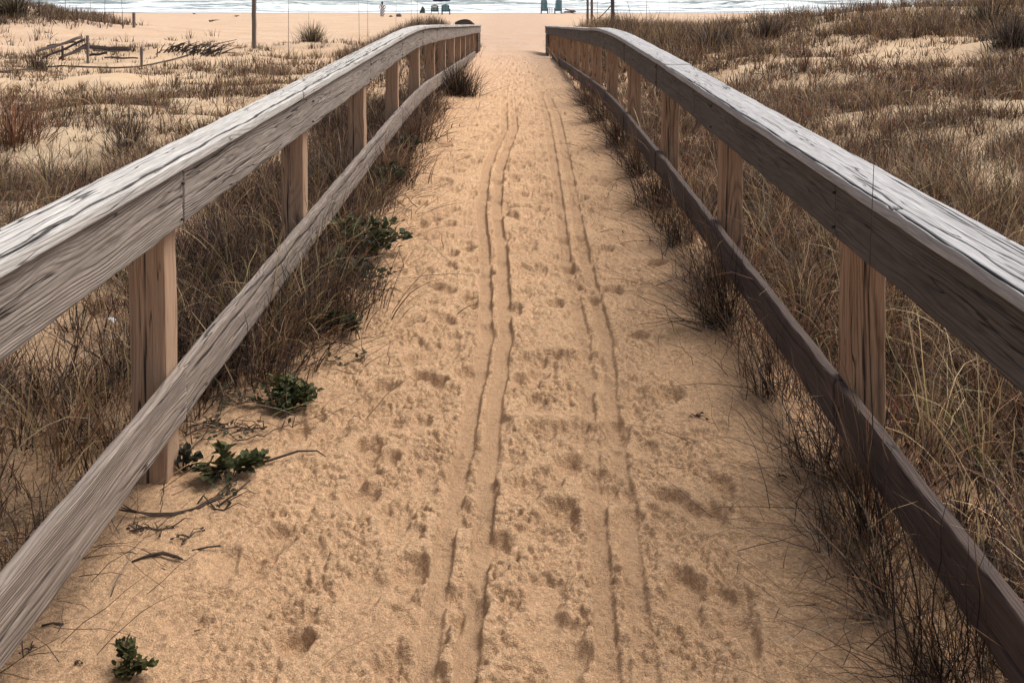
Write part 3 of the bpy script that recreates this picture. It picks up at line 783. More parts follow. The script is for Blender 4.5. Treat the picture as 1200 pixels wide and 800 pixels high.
def litter():
    """thin fallen stems lying flat on the sand"""
    parts = []
    for side in (-1, 1):
        x, y = scatter(side, 9000, 2.4, 20, .9)
        n = len(x)
        az = RNG.random(n) * 2 * math.pi
        b = np.stack([x, y, zbase(x, y) + RNG.uniform(.0, .03, n)], -1)
        parts.append(blades(b, az, np.full(n, 1.45) + RNG.normal(0, .1, n), RNG.normal(0, .15, n), RNG.uniform(.08, .4, n), np.clip(.0007 * y, .003, .01), pick(n, dict(dark=1.5, brown=2, tan=1, grey=1)), 3, 1.0, rootcol=1.0, jitter=.15))
    for sx, n, x0, x1, ya, yb in ((1, 900, .70, 1.22, 2.4, 17), (-1, 700, .62, 1.15, 4.2, 17), (-1, 160, .95, 1.5, 2.6, 4.6)):
        x = sx * (x1 - (x1 - x0) * np.abs(RNG.normal(0, .42, n))); y = ya * (yb / ya) ** RNG.random(n)
        az = np.where(RNG.random(n) < .6, (math.pi if sx > 0 else 0) + RNG.normal(0, .8, n), RNG.random(n) * 6.28)
        b = np.stack([x, y, zbase(x, y) + .012 + RNG.uniform(0, .02, n)], -1)
        parts.append(blades(b, az, np.full(n, 1.2) + RNG.normal(0, .16, n), RNG.uniform(.1, .55, n), RNG.uniform(.10, .42, n), np.clip(.0008 * y, .0032, .008), pick(n, dict(dark=3.5, brown=2, tan=.7, grey=.6)), 5, 1.0, rootcol=1.0, jitter=.08))
    V, f, c = merge(parts)
    tag(link_mesh('fallen_stems', V, f, M['blade'], cols=c), 'thin dead stems and twigs littering the sand among the grass', 'plant litter', kind='stuff')
litter()

# ------------------------------------------------------------------ tufts one can point at
def grass_tuft(px, py, label, group, nb=60, L=.5, lean=.5, bend=1.6, wid=.004, weights=None, bias=None, rad=.06, cat='grass tuft', seg=6, name='grass_tuft', tip=None):
    x, y, z = G(px, py)
    root_loc = (x, y, z)
    V, f, c = tuft_blades(np.array([x]), np.array([y]), nb, rad, L, lean, bend, wid, weights or dict(dark=4, brown=1.6, olive=.4), seg, bias, jitter=.05)
    o = link_mesh(name, V - np.array(root_loc), f, M['blade'], cols=c); o.location = root_loc
    return tag(o, label, cat, group)

gT = 'dark grass tufts reaching over the path from under the right railing'
for wx, wy, L, nb, lab in (
    (1.15, 2.72, .62, 110, 'thin dark grass tuft under the brown lower board in the bottom right corner'),
    (1.10, 3.02, .50, 80, 'sparse dark tuft arching onto the sand just above the bottom right corner one'),
    (1.17, 3.42, .62, 220, 'dense black stemmed tuft below the nearest right post, touching the lower board'),
    (1.16, 3.85, .52, 120, 'dark tuft pressed to the lower board right beside the nearest right post'),
    (1.15, 4.60, .50, 90, 'small wiry tuft half way between the two nearest right posts'),
    (1.12, 5.50, .72, 260, 'large spidery dark tuft spreading onto the path below the second right post'),
    (1.16, 6.05, .45, 90, 'short dark tuft behind the large spidery tuft at the second right post'),
    (1.14, 7.15, .55, 120, 'wiry dark tuft on the path edge just short of the third right post'),
    (1.13, 8.20, .50, 120, 'dark tuft with flat stems at the third right post'),
    (1.13, 9.50, .52, 140, 'dense blackish tuft at the path edge between the third and fourth right posts'),
    (1.10, 11.2, .50, 140, 'blackish tuft at the path edge below the fourth right post'),
    (1.08, 13.2, .50, 140, 'blackish tuft at the path edge near the far bend of the right railing'),
    (1.06, 15.4, .48, 140, 'farthest blackish tuft at the right path edge past the bend of the railing'),
):
    zz_ = zg(wx, wy); px_ = 606 + wx * F / wy; py_ = (CAM_Z - zz_) * F / wy - 34
    grass_tuft(px_, py_, lab, gT, nb=nb, L=L, lean=.95, bend=1.1, wid=.0042 if wy < 7 else .0065, bias=(math.pi + .1, .5), rad=.05 if nb < 100 else .085, weights=dict(dark=4, brown=1.4, grey=.5))
gL = 'long pale blades beside the right posts'
for px, py, L, nb, lab in (
    (1065, 520, .75, 16, 'long straw coloured blades rising behind the nearest right post'),
    (1150, 560, .55, 26, 'yellowish green grass tuft under the right railing close to the right edge'),
    (1090, 560, .6, 18, 'green based tuft with straw tips behind the brown lower board'),
    (930, 330, .75, 22, 'tall tan blades leaning behind the right lower board between two posts'),
    (1000, 250, .6, 30, 'straw coloured tuft just beyond the right cap board'),
    (1120, 215, .55, 34, 'pale tan tuft with a bent blade on the dune right of the right railing'),
):
    grass_tuft(px, py, lab, gL, nb=nb, L=L, lean=.3, bend=1.7, wid=.0065, weights=dict(straw=2, tan=2.5, olive=1, green=.5), rad=.05)
gK = 'grass clumps by the left railing'
for px, py, L, nb, w, lab in (
    (70, 545, .50, 70, dict(tan=2, brown=2, red=1, straw=.5), 'upright rusty tan grass clump left of the nearest left post'),
    (135, 520, .40, 60, dict(tan=1, brown=2, dark=2), 'dark brown clump pressed against the nearest left post'),
    (20, 525, .45, 50, dict(brown=2, dark=2, tan=.6), 'dark brown clump cut by the left edge of the photo'),
    (300, 420, .55, 160, dict(tan=1.2, brown=2, olive=1, dark=2), 'arching tan clump under the lower board between the two nearest left posts'),
    (370, 385, .55, 220, dict(brown=1.5, dark=3.5, olive=.6), 'brown clump spilling onto the path below the second left post'),
    (410, 370, .45, 180, dict(dark=3, brown=2), 'dark spilling clump at the path edge right of the second left post'),
    (460, 215, .5, 200, dict(dark=2, brown=2), 'dark clump at the path edge below the third left post'),
    (490, 165, .5, 200, dict(dark=2, brown=2), 'dark clump at the path edge below the fourth left post'),
):
    grass_tuft(px, py, lab, gK, nb=nb, L=L, lean=.6, bend=1.9, wid=.0048 if py > 300 else .008, weights=w, rad=.08 if nb < 100 else .16)

# the round dark bush by the far left rail
def round_bush(px, py, r, label, name='dark_bush', weights=None, n=900, cat='bush', wid=.008):
    x, y, z = G(px, py)
    V, f, c = tuft_blades(np.array([x]), np.array([y]), n, r * .35, r * 1.15, .62, .9, wid, weights or dict(dark=4, grey=.8, brown=.5), 4)
    o = link_mesh(name, V - np.array((x, y, z)), f, M['blade'], cols=c); o.location = (x, y, z)
    return tag(o, label, cat)
round_bush(537, 112, .52, 'round dark bush growing against the far lower board of the left railing')
round_bush(366, 49, .65, 'dark green grey bush on a low sand rise beyond the left railing', weights=dict(dark=3, olive=2, grey=2), wid=.02, n=420)
round_bush(1185, 55, .55, 'dark shrub on the dune at the upper right edge', weights=dict(dark=3, grey=1), wid=.014, n=500)
round_bush(1160, 38, .7, 'dark spiky shrub behind the upper right bare sand patch', weights=dict(dark=3, olive=1), wid=.016, n=420)
round_bush(835, 58, .65, 'dark shrub among the tan grass just right of the right railing bend', weights=dict(dark=3, grey=1), wid=.014, n=420)
round_bush(900, 45, .55, 'dark shrub on the dune crest left of the upper right bare sand', weights=dict(dark=3, grey=1.5, brown=1), wid=.016, n=360)
round_bush(15, 20, .95, 'dark leafy shrub on the far hummock in the upper left corner', weights=dict(dark=3, olive=1.5, grey=1), wid=.04, n=420)
round_bush(45, 82, .5, 'low grey brown shrub on the pale sand below the broken fence', weights=dict(dark=2, grey=2, brown=1), wid=.015, n=220)
round_bush(15, 170, .55, 'reddish brown twiggy shrub at the left edge of the dune grass', weights=dict(red=3, dark=2, brown=1), wid=.008, n=380)
round_bush(150, 172, .4, 'small blackish twiggy shrub above the left cap board', weights=dict(dark=4), wid=.006, n=260)

# green leafy plants
def leafy(px, py, rx, ry, h, n, label, leaf=.035, col=(.040, .054, .019), name='green_plant', group='green plants along the left side of the path'):
    x, y, z = G(px, py)
    root = empty(name, (x, y, z)); tag(root, label, 'plant', group)
    V, Fc, Cc = [], [], []
    st = MB()
    tips = []
    for k in range(max(6, n // 22)):
        a = random.uniform(0, 2 * math.pi); q = math.sqrt(random.random())
        tip = Vector((rx * q * math.cos(a), ry * q * math.sin(a), h * (1 - .55 * q * q) * random.uniform(.6, 1.05)))
        mid = tip * .5 + Vector((0, 0, h * .12))
        st.tube([(tip.x * .15, tip.y * .15, -.03), mid, tip], [.004, .003, .002], 4); tips.append(tip)
    for i in range(n):
        tip = random.choice(tips); tt = random.uniform(.45, 1.05)
        c = tip * tt + Vector((random.gauss(0, rx * .10), random.gauss(0, ry * .10), random.gauss(0, h * .08)))
        c.z = max(c.z, .008)
        d = Vector((random.gauss(0, 1) + tip.x / rx, random.gauss(0, 1) + tip.y / ry, random.uniform(-.1, 1.1))).normalized()
        sd = d.cross(Vector((random.gauss(0, .4), random.gauss(0, .4), 1))).normalized(); up = sd.cross(d)
        L = leaf * random.uniform(.6, 1.3); w = L * random.uniform(.28, .42)
        b = len(V)
        V += [c, c + d * L * .35 + sd * w + up * w * .35, c + d * L * .4, c + d * L * .35 - sd * w + up * w * .35, c + d * L * .78 + sd * w * .6 + up * w * .2, c + d * L * .78 - sd * w * .6 + up * w * .2, c + d * L * 1.0]
        Fc += [(b, b+1, b+2), (b, b+2, b+3), (b+1, b+4, b+2), (b+2, b+5, b+3), (b+2, b+4, b+6), (b+2, b+6, b+5)]
        v = random.uniform(.55, 1.7); br = random.random()
        cc = (col[0] * v * (1 + .5 * br), col[1] * v, col[2] * v)
        Cc += [cc] * 7
    link_mesh('foliage', np.array([tuple(v) for v in V]), np.array([tuple(f) for f in Fc]), M['blade'], root, False, cols=np.array(Cc))
    st.build('stems', M['stem'], root)
    return root
M['stem'] = plain('dark_stem', (.05, .034, .024), .85, .3, 60)
leafy(333, 478, .15, .10, .13, 620, 'wide green leafy plant on the sand below the gap between the nearest left posts', .030)
leafy(266, 560, .10, .07, .11, 130, 'smaller green plant with broad leaves right of the nearest left post', .05)
leafy(304, 545, .04, .03, .05, 34, 'tiny dark plant just right of the broad leaved one', .03)
leafy(152, 790, .075, .05, .085, 230, 'small curly green plant alone on the sand at the bottom left', .020, (.045, .056, .018))
leafy(215, 552, .05, .04, .09, 60, 'dark almost black plant against the right side of the nearest left post', .035, (.02, .022, .012))
leafy(428, 300, .26, .24, .26, 560, 'bushy dark green plant spilling over the path edge below the third left post', .05, (.026, .038, .014))
leafy(405, 340, .22, .2, .20, 300, 'dark green plant in the brown grass just before the bushy one', .045, (.026, .035, .015))
leafy(455, 222, .20, .22, .22, 260, 'dark green plant at the path edge farther along than the bushy one', .055, (.024, .034, .014))
leafy(395, 395, .16, .14, .16, 200, 'low dark green plant in the brown clump nearest the wide green plant', .04, (.026, .035, .014))
leafy(478, 185, .2, .2, .22, 220, 'farthest dark green plant at the left path edge, short of the round dark bush', .06, (.024, .032, .014))
leafy(250, 455, .07, .05, .08, 60, 'blackish leafy sprig under the left lower board beside the wide green plant', .035, (.018, .02, .012))

# cord, sticks and scraps on the sand
def stick(px, py, pts, r, label, name='stick', cat='stick', group='twigs on the sand at the lower left', mat='stem'):
    x, y, z = G(px, py)
    o = MB().tube([(a, b, c) for a, b, c in pts], r, 6).build(name, M[mat], None, True); o.location = (x, y, z)
    return tag(o, label, cat, group)
stick(188, 656, [(-.085, -.02, .005), (-.04, .012, .008), (0, .02, .01), (.05, .005, .008), (.075, -.008, .006)], [.003, .005, .006, .005, .003], 'short thick dark curved stick lying below the nearest left post')
stick(225, 648, [(0, 0, .006), (.05, .012, .012), (.085, .03, .006)], .003, 'thin forked dark twig tip right of the thick curved stick')
stick(133, 690, [(-.004, .06, .004), (0, .02, .008), (.012, -.05, .004)], .0018, 'fine upright lying twig near the left lower board')
stick(250, 738, [(-.05, -.02, .005), (0, 0, .007), (.05, .02, .006)], .0022, 'straight thin straw lying on the bare sand left of the path', mat='straw') if 'straw' in M else None
M['straw'] = plain('straw_stem', (.26, .17, .09), .8, .2, 60)
stick(250, 738, [(-.05, -.02, .005), (0, 0, .007), (.05, .02, .006)], .0022, 'straight thin straw lying on the bare sand left of the path', mat='straw')
stick(110, 655, [(-.14, -.05, .005), (0, 0, .008), (.11, .035, .006)], .002, 'long pale straw crossing the sand below the left lower board', mat='straw')
stick(62, 735, [(-.03, -.006, .006), (0, 0, .01), (.03, .002, .006)], .003, 'small dark chip of wood near the lower left rail')
stick(340, 545, [(-.20, -.05, .01), (-.08, -.02, .025), (.02, .05, .03), (.09, .075, .02), (.13, .05, .008)], [.005, .005, .004, .003, .002], 'long dark crooked twig reaching toward the path from the green plants')
stick(275, 590, [(-.05, -.06, .01), (0, 0, .03), (.04, .06, .05)], .004, 'dark twig leaning on the sand beside the broad leaved plant')

def debris(px, py, n, s, label, name='dead_sprig', group='dead sprigs on the sand at the lower left'):
    x, y, z = G(px, py); mb = MB()
    for i in range(n):
        a = random.uniform(0, 6.28)
        if n > 9 and i == 0: mb.tube([(-s * .6, -s * .1, .006), (-s * .2, s * .08, .008), (s * .2, -s * .06, .008), (s * .6, s * .1, .006)], .003, 5)
        tq = random.uniform(-.55, .55) * s
        p = Vector((tq, float(np.interp(tq / s, [-.6, -.2, .2, .6], [-.1, .08, -.06, .1])) * s, .007)) if n > 9 else Vector((0, 0, .006))
        q = p + Vector((math.cos(a), math.sin(a), random.uniform(-.05, .35))) * s * random.uniform(.2, .6)
        m = (p + q) / 2 + Vector((random.gauss(0, s * .08), random.gauss(0, s * .08), s * .08))
        mb.tube([p, p.lerp(m, .5) + Vector((random.gauss(0, s * .03), random.gauss(0, s * .03), 0)), m, q], [.0026, .0024, .0018, .0008], 4)
        if random.random() < .6: mb.box(tuple(q), (s * .10, s * .06, s * .04), a)
    o = mb.build(name, M['stem']); o.location = (x, y, z)
    return tag(o, label, 'dead sprig', group)
debris(178, 622, 14, .12, 'black dead sprig heap just below the foot of the nearest left post')
debris(222, 632, 8, .10, 'branching dead sprig right of the black sprig heap')
debris(36, 764, 6, .05, 'small dark sprig at the bottom left near the lower board')
debris(88, 781, 5, .045, 'dark crumpled leaf scrap left of the small curly green plant')
debris(100, 600, 6, .07, 'dark sprig behind the left lower board before the first post') 
debris(285, 505, 16, .16, 'tangle of dead twigs between the wide green plant and the lower board')
debris(245, 500, 12, .13, 'tangle of dead twigs right beside the left lower board')
debris(775, 268, 5, .12, 'lone dark sprig standing out on the smooth sand at the right path edge', group='dead sprigs on the right path edge')
debris(815, 490, 5, .12, 'dead twig lying on the smooth sand right of the wheel tracks', group='dead sprigs on the right path edge')
debris(920, 560, 4, .10, 'upright dark twig stub on the sand near the dense black tuft', group='dead sprigs on the right path edge')

def runner(pts, label):
    """a creeping stem along the sand with small dark leaves"""
    P = [Vector(G(px, py)) for px, py in pts]; o0 = P[0].copy()
    root = empty('creeper_runner', o0); tag(root, label, 'creeper', 'creeping stems at the left path edge')
    line = []
    for i in range(len(P) - 1):
        for t in (0, .25, .5, .75):
            q = P[i].lerp(P[i + 1], t) - o0; line.append((q.x + random.gauss(0, .008), q.y + random.gauss(0, .012), q.z + .008 + .012 * abs(math.sin(9 * (i + t)))))
    mb = MB(); mb.tube(line, [.0032 - .0018 * k / len(line) for k in range(len(line))], 5)
    for k in range(2, len(line) - 1, 2):
        p = Vector(line[k]); a = random.uniform(0, 6.28); L = random.uniform(.05, .13)
        mb.tube([p, p + Vector((math.cos(a) * L * .6, math.sin(a) * L * .6, .025)), p + Vector((math.cos(a) * L, math.sin(a) * L, .008))], [.002, .0016, .0007], 4)
    mb.build('stem', M['stem'], root, True)
    V, Fc, Cc = [], [], []
    for k in range(3, len(line)):
        for q in range(random.choice((1, 2, 3))):
            c = Vector(line[k]) + Vector((random.gauss(0, .02), random.gauss(0, .02), random.uniform(.004, .03))); a = random.uniform(0, 6.28); el = random.uniform(-.1, .8); L = random.uniform(.018, .042)
            d = Vector((math.cos(a) * math.cos(el), math.sin(a) * math.cos(el), math.sin(el))); sd = d.cross(Vector((random.gauss(0, .3), random.gauss(0, .3), 1))).normalized() * L * .3
            b = len(V); V += [c, c + d * L * .45 + sd, c + d * L, c + d * L * .45 - sd]; Fc.append((b, b + 1, b + 2, b + 3))
            cc = random.choice(((.03, .042, .014), (.045, .05, .02), (.06, .04, .022), (.018, .02, .01))); Cc += [cc] * 4
    link_mesh('foliage', np.array([tuple(v) for v in V]), np.array(Fc), M['blade'], root, False, cols=np.array(Cc))
for pts, lab in ((((215, 515), (250, 505), (290, 520), (330, 505), (352, 500)), 'leafy dark creeper stem crossing the sand below the wide green plant'),
                 (((210, 545), (235, 520), (255, 490), (262, 455)), 'creeper stem climbing past the nearest left post toward the lower board'),
                 (((232, 592), (262, 602), (270, 585), (280, 560)), 'bare creeper loop below the broad leaved green plant'),
                 (((345, 440), (375, 425), (405, 432), (440, 420)), 'creeper stem reaching out from the brown clump below the second left post'),
                 (((420, 372), (445, 350), (452, 325), (470, 318)), 'creeper stem at the path edge beside the bushy dark green plant'),
                 (((240, 475), (262, 470), (285, 478), (300, 470)), 'short leafy creeper between the lower board and the wide green plant')):
    runner(pts, lab)

def cord():
    x, y, z = G(185, 588)
    mb = MB()
    for k in range(3):
        o = k * .008
        pts = [(-.10 + o, -.10, .02 + o), (-.05, -.105 - o, .015 + o), (.02, -.11 - o, .012), (.09, -.10 - o, .008), (.17 - o, -.06, .007), (.235 - 2 * o, .02, .006), (.24 - o, .09, .01), (.21, .14 + o, .012)]
        cs = []
        for i in range(len(pts) - 1):
            for t in (0, .5): cs.append(tuple(Vector(pts[i]).lerp(Vector(pts[i + 1]), t)))
        mb.tube(cs, .0034 if k == 0 else .0024, 5)
    o = mb.build('vine_stem', M['stem'], None, True); o.location = (x, y, z)
    tag(o, 'dark stripped vine stem bundle curling around the foot of the nearest left post', 'vine')
cord()

M['white'] = plain('white_scrap', (.8, .79, .76), .6, .05)
def scrap():
    x, y, z = G(130, 386); mb = MB()
    vs = []
    for k in range(9):
        a = k / 9 * 6.28; r = .028 * random.uniform(.6, 1.2); vs.append((r * math.cos(a), r * .7 * math.sin(a), .03 + .012 * math.sin(3 * a)))
    vs.append((0, 0, .045)); vs.append((0, 0, .022))
    f = [(k, (k + 1) % 9, 9) for k in range(9)] + [((k + 1) % 9, k, 10) for k in range(9)]
    o = link_mesh('paper_scrap', np.array(vs), f, M['white'], smooth=False); o.location = (x, y, z + .02)
    tag(o, 'crumpled white paper scrap caught in the grass left of the nearest left post', 'litter')
scrap()

# ------------------------------------------------------------------ sea oat stalks
def stalk(px, py, ptop, lean, label, head=True, r=.006, dist=None):
    x, y, z = G(px, py)
    h = (py - ptop) * y / F
    root = empty('sea_oat_stalk', (x, y, z)); tag(root, label, 'sea oat', 'tall thin sea oat stalks')
    pts = [(lean * h * t * t, 0, h * t - .03) for t in (0, .25, .5, .75, 1)]
    MB().tube(pts, [r, r, r * .8, r * .7, r * .4], 5).build('stem', M['stalk'], root, True)
    n = 5
    az = np.linspace(0, 6, n); b = np.zeros((n, 3)); b[:, 2] = -.01
    V, f, c = blades(b, az, np.full(n, .25), np.full(n, 1.4), np.full(n, min(.5, h * .35)), np.full(n, r * 1.6), pick(n, dict(tan=1, brown=1)), 4)
    link_mesh('leaves', V, f, M['blade'], root, cols=c)
    return root
M['stalk'] = plain('grey_stalk', (.16, .125, .10), .8, .2)
for px, py, pt, ln, lab in (
    (55, 22, -4, .02, 'leftmost thin sea oat stalk on the far hummock'), (77, 24, -4, .0, 'second thin sea oat stalk from the left on the far hummock'),
    (123, 30, -10, .01, 'thicker sea oat stalk over the middle of the far hummock'), (144, 34, -10, -.05, 'leaning sea oat stalk at the right shoulder of the far hummock'),
    (106, 26, -3, .0, 'faint sea oat stalk between the thicker stalk and its left neighbours'),
    (338, 70, -12, .01, 'tall sea oat stalk just right of the tall wooden post'), (362, 50, 12, .0, 'short sea oat stalk rising from the dark green grey bush'),
    (421, 52, -12, -.01, 'tall sea oat stalk left of the person on the beach'), (431, 44, -10, .0, 'sea oat stalk immediately left of the person on the beach'),
    (464, 40, -8, .02, 'sea oat stalk immediately right of the person on the beach'), (482, 40, -10, .0, 'sea oat stalk left of the dark low beach chair'),
    (489, 38, -10, .0, 'sea oat stalk touching the dark low beach chair'), (743, 60, -10, -.16, 'curved sea oat stalk behind the right railing bend'),
    (757, 48, -12, .02, 'straight sea oat stalk right of the curved one behind the right railing'), (784, 40, -12, .0, 'sea oat stalk against the surf above the right dune grass'),
    (700, 40, -6, .0, 'faint sea oat stalk between the paired posts and the single post'), (1012, 300, 150, .06, 'lone dark stalk standing in front of the right cap board')):
    if px == 1012:
        x, y, z = 1.125, 3.06, zg(1.125, 3.06)
        root = empty('sea_oat_stalk', (x, y, z)); tag(root, lab, 'sea oat', 'tall thin sea oat stalks')
        MB().tube([(0, 0, -.03), (-.05, -.01, .45), (-.075, -.02, .9), (-.065, -.03, 1.36)], [.0022, .002, .0016, .001], 5).build('stem', M['stem'], root, True)
        continue
    stalk(px, py, pt, ln, lab, r=.016 if px < 160 else .009)

# ------------------------------------------------------------------ posts, broken fence, brush pile
def pole(px, py, ptop, wpx, label, group='old posts standing in the dune grass', top_cut=True, name='old_post', mat='pole', lean=0):
    x, y, z = G(px, py); h = (py - ptop) * y / F; w = wpx * y / F
    hs = np.linspace(-.3, h, 14)
    P = np.stack([lean * hs, 0 * hs, hs], -1)
    o = sweep(name, M[mat], None, P, (1, 0, 0), (0, -1, 0), w, w, fine=.03, corner=w * .2, wear=.008); o.location = (x, y, z)
    return tag(o, label, 'post', group), (x, y, z + h)
pole(298, 57, -16, 5, 'tall square weathered post standing alone in the dune grass left of the railing')
pole(688.5, 36, -14, 3, 'left one of the paired thin posts behind the right railing end')
pole(693.5, 36, -14, 3, 'right one of the paired thin posts behind the right railing end')
pole(718.5, 36, -14, 4.6, 'single thick post right of the paired posts behind the right railing', lean=-.02)
pole(157, 33, 15, 3.2, 'short dark post at the right foot of the far hummock, near the beach', mat='pole')
pole(166, 78, 55, 3.2, 'short pale stake right of the broken fence')

def rope():
    a, b = G(690, 36), G(718, 36)
    mb = MB(); pts = []
    for i in range(13):
        t = i / 12; p = Vector(a).lerp(Vector(b), t); p.z += .62 + .22 * t - .30 * math.sin(math.pi * t) * (1 - .4 * t); p.y -= .09; pts.append(tuple(p))
    c = pts[0]; pts = [(p[0] - c[0], p[1] - c[1], p[2] - c[2]) for p in pts]
    o = mb.tube(pts, .018, 6).build('rope', M['dark_wood'], None, True); o.location = c
    tag(o, 'dark sagging rope strung between the posts behind the right railing', 'rope')
rope()

def broken_fence():
    x, y, z = G(103, 75)
    root = empty('broken_fence', (x, y, z)); tag(root, 'broken grey sand fence with fallen rails on the pale sand at upper left', 'fence')
    k = y / F
    h = 33 * k
    hs = np.linspace(-.3, h, 10)
    sweep('post', M['pole'], root, np.stack([0 * hs, 0 * hs, hs], -1), (1, 0, 0), (0, -1, 0), .075, .075, fine=.03, corner=.02, wear=.006)
    p2 = (-47 * k, .9)
    zz = zg(x + p2[0], y + p2[1]) - z
    hs = np.linspace(-.2, .42, 8)
    sweep('post', M['dark'] if 'dark' in M else M['dark_wood'], root, np.stack([0 * hs + p2[0], 0 * hs + p2[1], hs + zz], -1), (1, 0, 0), (0, -1, 0), .06, .06, fine=.03, corner=.015)
    def rail(x0, z0, x1, z1, dy=0, w=.07, mat='pole'):
        t = np.linspace(0, 1, 12)
        g0 = zg(x + x0 * k, y + dy) - z; g1 = zg(x + x1 * k, y + dy) - z
        P = np.stack([(x0 + (x1 - x0) * t) * k, dy + .05 * np.sin(t * 5), g0 + (g1 - g0) * t + (z0 + (z1 - z0) * t) * k + .012 * np.sin(t * 9)], -1)
        sweep('fallen_rail', M[mat], root, P, (0, .5, .86), (0, -.86, .5), w, .03, fine=.02, corner=.008, wear=.006)
    rail(-62, 14, -8, 30, .10, .09); rail(-58, 6, -6, 27, .2, .08, 'dark_wood'); rail(-55, 20, -20, 24, .35, .05, 'dark_wood'); rail(-40, 5, -4, 22, .30, .1, 'dark_wood'); rail(-30, 8, -2, 19, .05, .08)
    rail(-8, 18, 50, 15, .12, .11, 'dark_wood'); rail(2, 15, 46, 13, .24, .09); rail(-4, 8, 20, 12, .2, .08, 'dark_wood'); rail(18, 7, 58, 4, .1, .05, 'dark_wood')
broken_fence()

def ground_wire():
    pts = [G(px, py) for px, py in ((0, 86), (40, 82), (70, 79), (100, 80), (135, 81), (160, 80), (178, 77), (200, 72), (235, 62))]
    c = pts[3]
    o = MB().tube([(p[0] - c[0], p[1] - c[1], p[2] - c[2] + .03) for p in pts], .022, 5).build('fallen_wire', M['dark_wood'], None, True); o.location = c
    tag(o, 'dark fallen fence wire trailing over the sand past the short pale stake', 'wire')
ground_wire()

def brush():
    x, y, z = G(222, 62); mb = MB()
    for i in range(80):
        p = Vector((random.uniform(-.85, .9), random.gauss(0, .35), 0)); p.z = zg(x + p.x, y + p.y) - z
        q = p + Vector((random.gauss(.3, .22), random.gauss(0, .18), random.uniform(.02, .34)))
        mb.tube([p, (p + q) / 2 + Vector((0, 0, .06)), q], [.018, .015, .007], 5)
    o = mb.build('brush_pile', M['dark_wood']); o.location = (x, y, z)
    tag(o, 'heap of dark dead brush on the sand left of the tall post', 'brush heap')
brush()

# ------------------------------------------------------------------ beach: person, chairs, umbrella
M['teal'] = plain('teal_paint', (.03, .12, .17), .55, .15, 12)
M['teal_dark'] = plain('dark_teal_paint', (.03, .075, .085), .55, .2, 12)
M['navy'] = plain('navy_canvas', (.02, .03, .06), .8, .15, 10)
M['greydk'] = plain('grey_canvas', (.07, .085, .09), .8, .2, 10)
M['pale'] = plain('pale_paint', (.6, .64, .66), .6, .1, 10)
M['skin'] = plain('skin', (.40, .24, .17), .55, .05)
M['hair'] = plain('dark_hair', (.015, .012, .01), .6, .2)
M['bag'] = plain('grey_bag_cloth', (.14, .125, .13), .85, .35, 25)
M['brownwood'] = plain('red_brown_board', (.20, .12, .10), .8, .35, 8)

def stripes():
    m, nt, b = newmat('black_white_stripes'); n = N(nt)
    tc = nt.nodes.new('ShaderNodeTexCoord').outputs['Object']; x, y, z = n.xyz(tc)
    q = n.math('SINE', n.math('ADD', n.math('MULTIPLY', x, 26), n.math('MULTIPLY', z, 20)))
    nt.links.new(n.mix(n.mapr(q, .1, .25), (.85, .85, .88), (.02, .02, .035)), b.inputs['Base Color']); b.inputs['Roughness'].default_value = .85
    return m
M['stripes'] = stripes()

def beach_chair(px, py, w, h, label, mats=('teal', 'teal_dark'), rz=0, head=False):
    """slatted beach chair seen from behind: it faces the sea (+Y)"""
    x, y, z = G(px, py)
    root = empty('beach_chair', (x, y, z), rz); tag(root, label, 'beach chair', 'beach chairs facing the sea')
    sh = .34
    mb = MB(); tilt = R(14)
    for i in range(5):                                    # back slats, rounded top
        xx = (i - 2) * w / 5; hh = (h - sh + .1) * (1 - .05 * abs(i - 2) ** 1.5)
        mb.box((xx, -.18 - math.sin(tilt) * hh / 2 * 1, sh - .06 + hh / 2), (w / 5 - .012, .025, hh), 0, tilt)
    mb.build('backrest', M[mats[0]], root)
    mb = MB()
    for i in range(5): mb.box((0, -.12 + i * .11, sh + .02 * i - .02), (w * .96, .10, .022), 0, R(8))
    mb.build('seat', M[mats[1]], root)
    for sx in (-1, 1):
        MB().box((sx * (w / 2 + .03), .05, sh + .22), (.10, .62, .025)).build('armrest', M[mats[1]], root)
        MB().box((sx * (w / 2 - .0), .34, (sh + .2) / 2), (.05, .08, sh + .2)).build('leg', M[mats[1]], root)
        MB().box((sx * (w / 2 - .0), -.22, (sh + .2) / 2), (.05, .08, sh + .2), 0, R(-6)).build('leg', M[mats[1]], root)
    if head:
        MB().box((0, -.35, h - .18), (w * .62, .06, .13), 0, tilt).build('head_cushion', M['pale'], root)
    return root
beach_chair(509.5, 17.5, .70, .98, 'dark teal beach chair with a pale headrest cushion under the navy umbrella', ('teal_dark', 'teal_dark'), .08, True)
beach_chair(522.5, 17.5, .74, 1.02, 'teal beach chair right of the umbrella pole, beside the cushioned one', ('teal', 'teal_dark'), -.05)
beach_chair(638, 16.5, .66, 1.55, 'tall teal beach chair nearest the path, left of the small table', ('teal', 'teal_dark'), -.12)
beach_chair(654, 16.5, .66, 1.55, 'tall teal beach chair right of the small table, beside the brown boards', ('teal', 'teal_dark'), .1)

def side_table():
    x, y, z = G(645.5, 15.5); root = empty('small_table', (x, y, z)); tag(root, 'small low table between the two tall teal beach chairs', 'table')
    MB().box((0, 0, .5), (.42, .4, .03)).build('table_top', M['teal_dark'], root)
    for sx in (-1, 1): MB().box((sx * .12, 0, .24), (.04, .3, .5), 0, 0).build('leg', M['teal_dark'], root)
side_table()

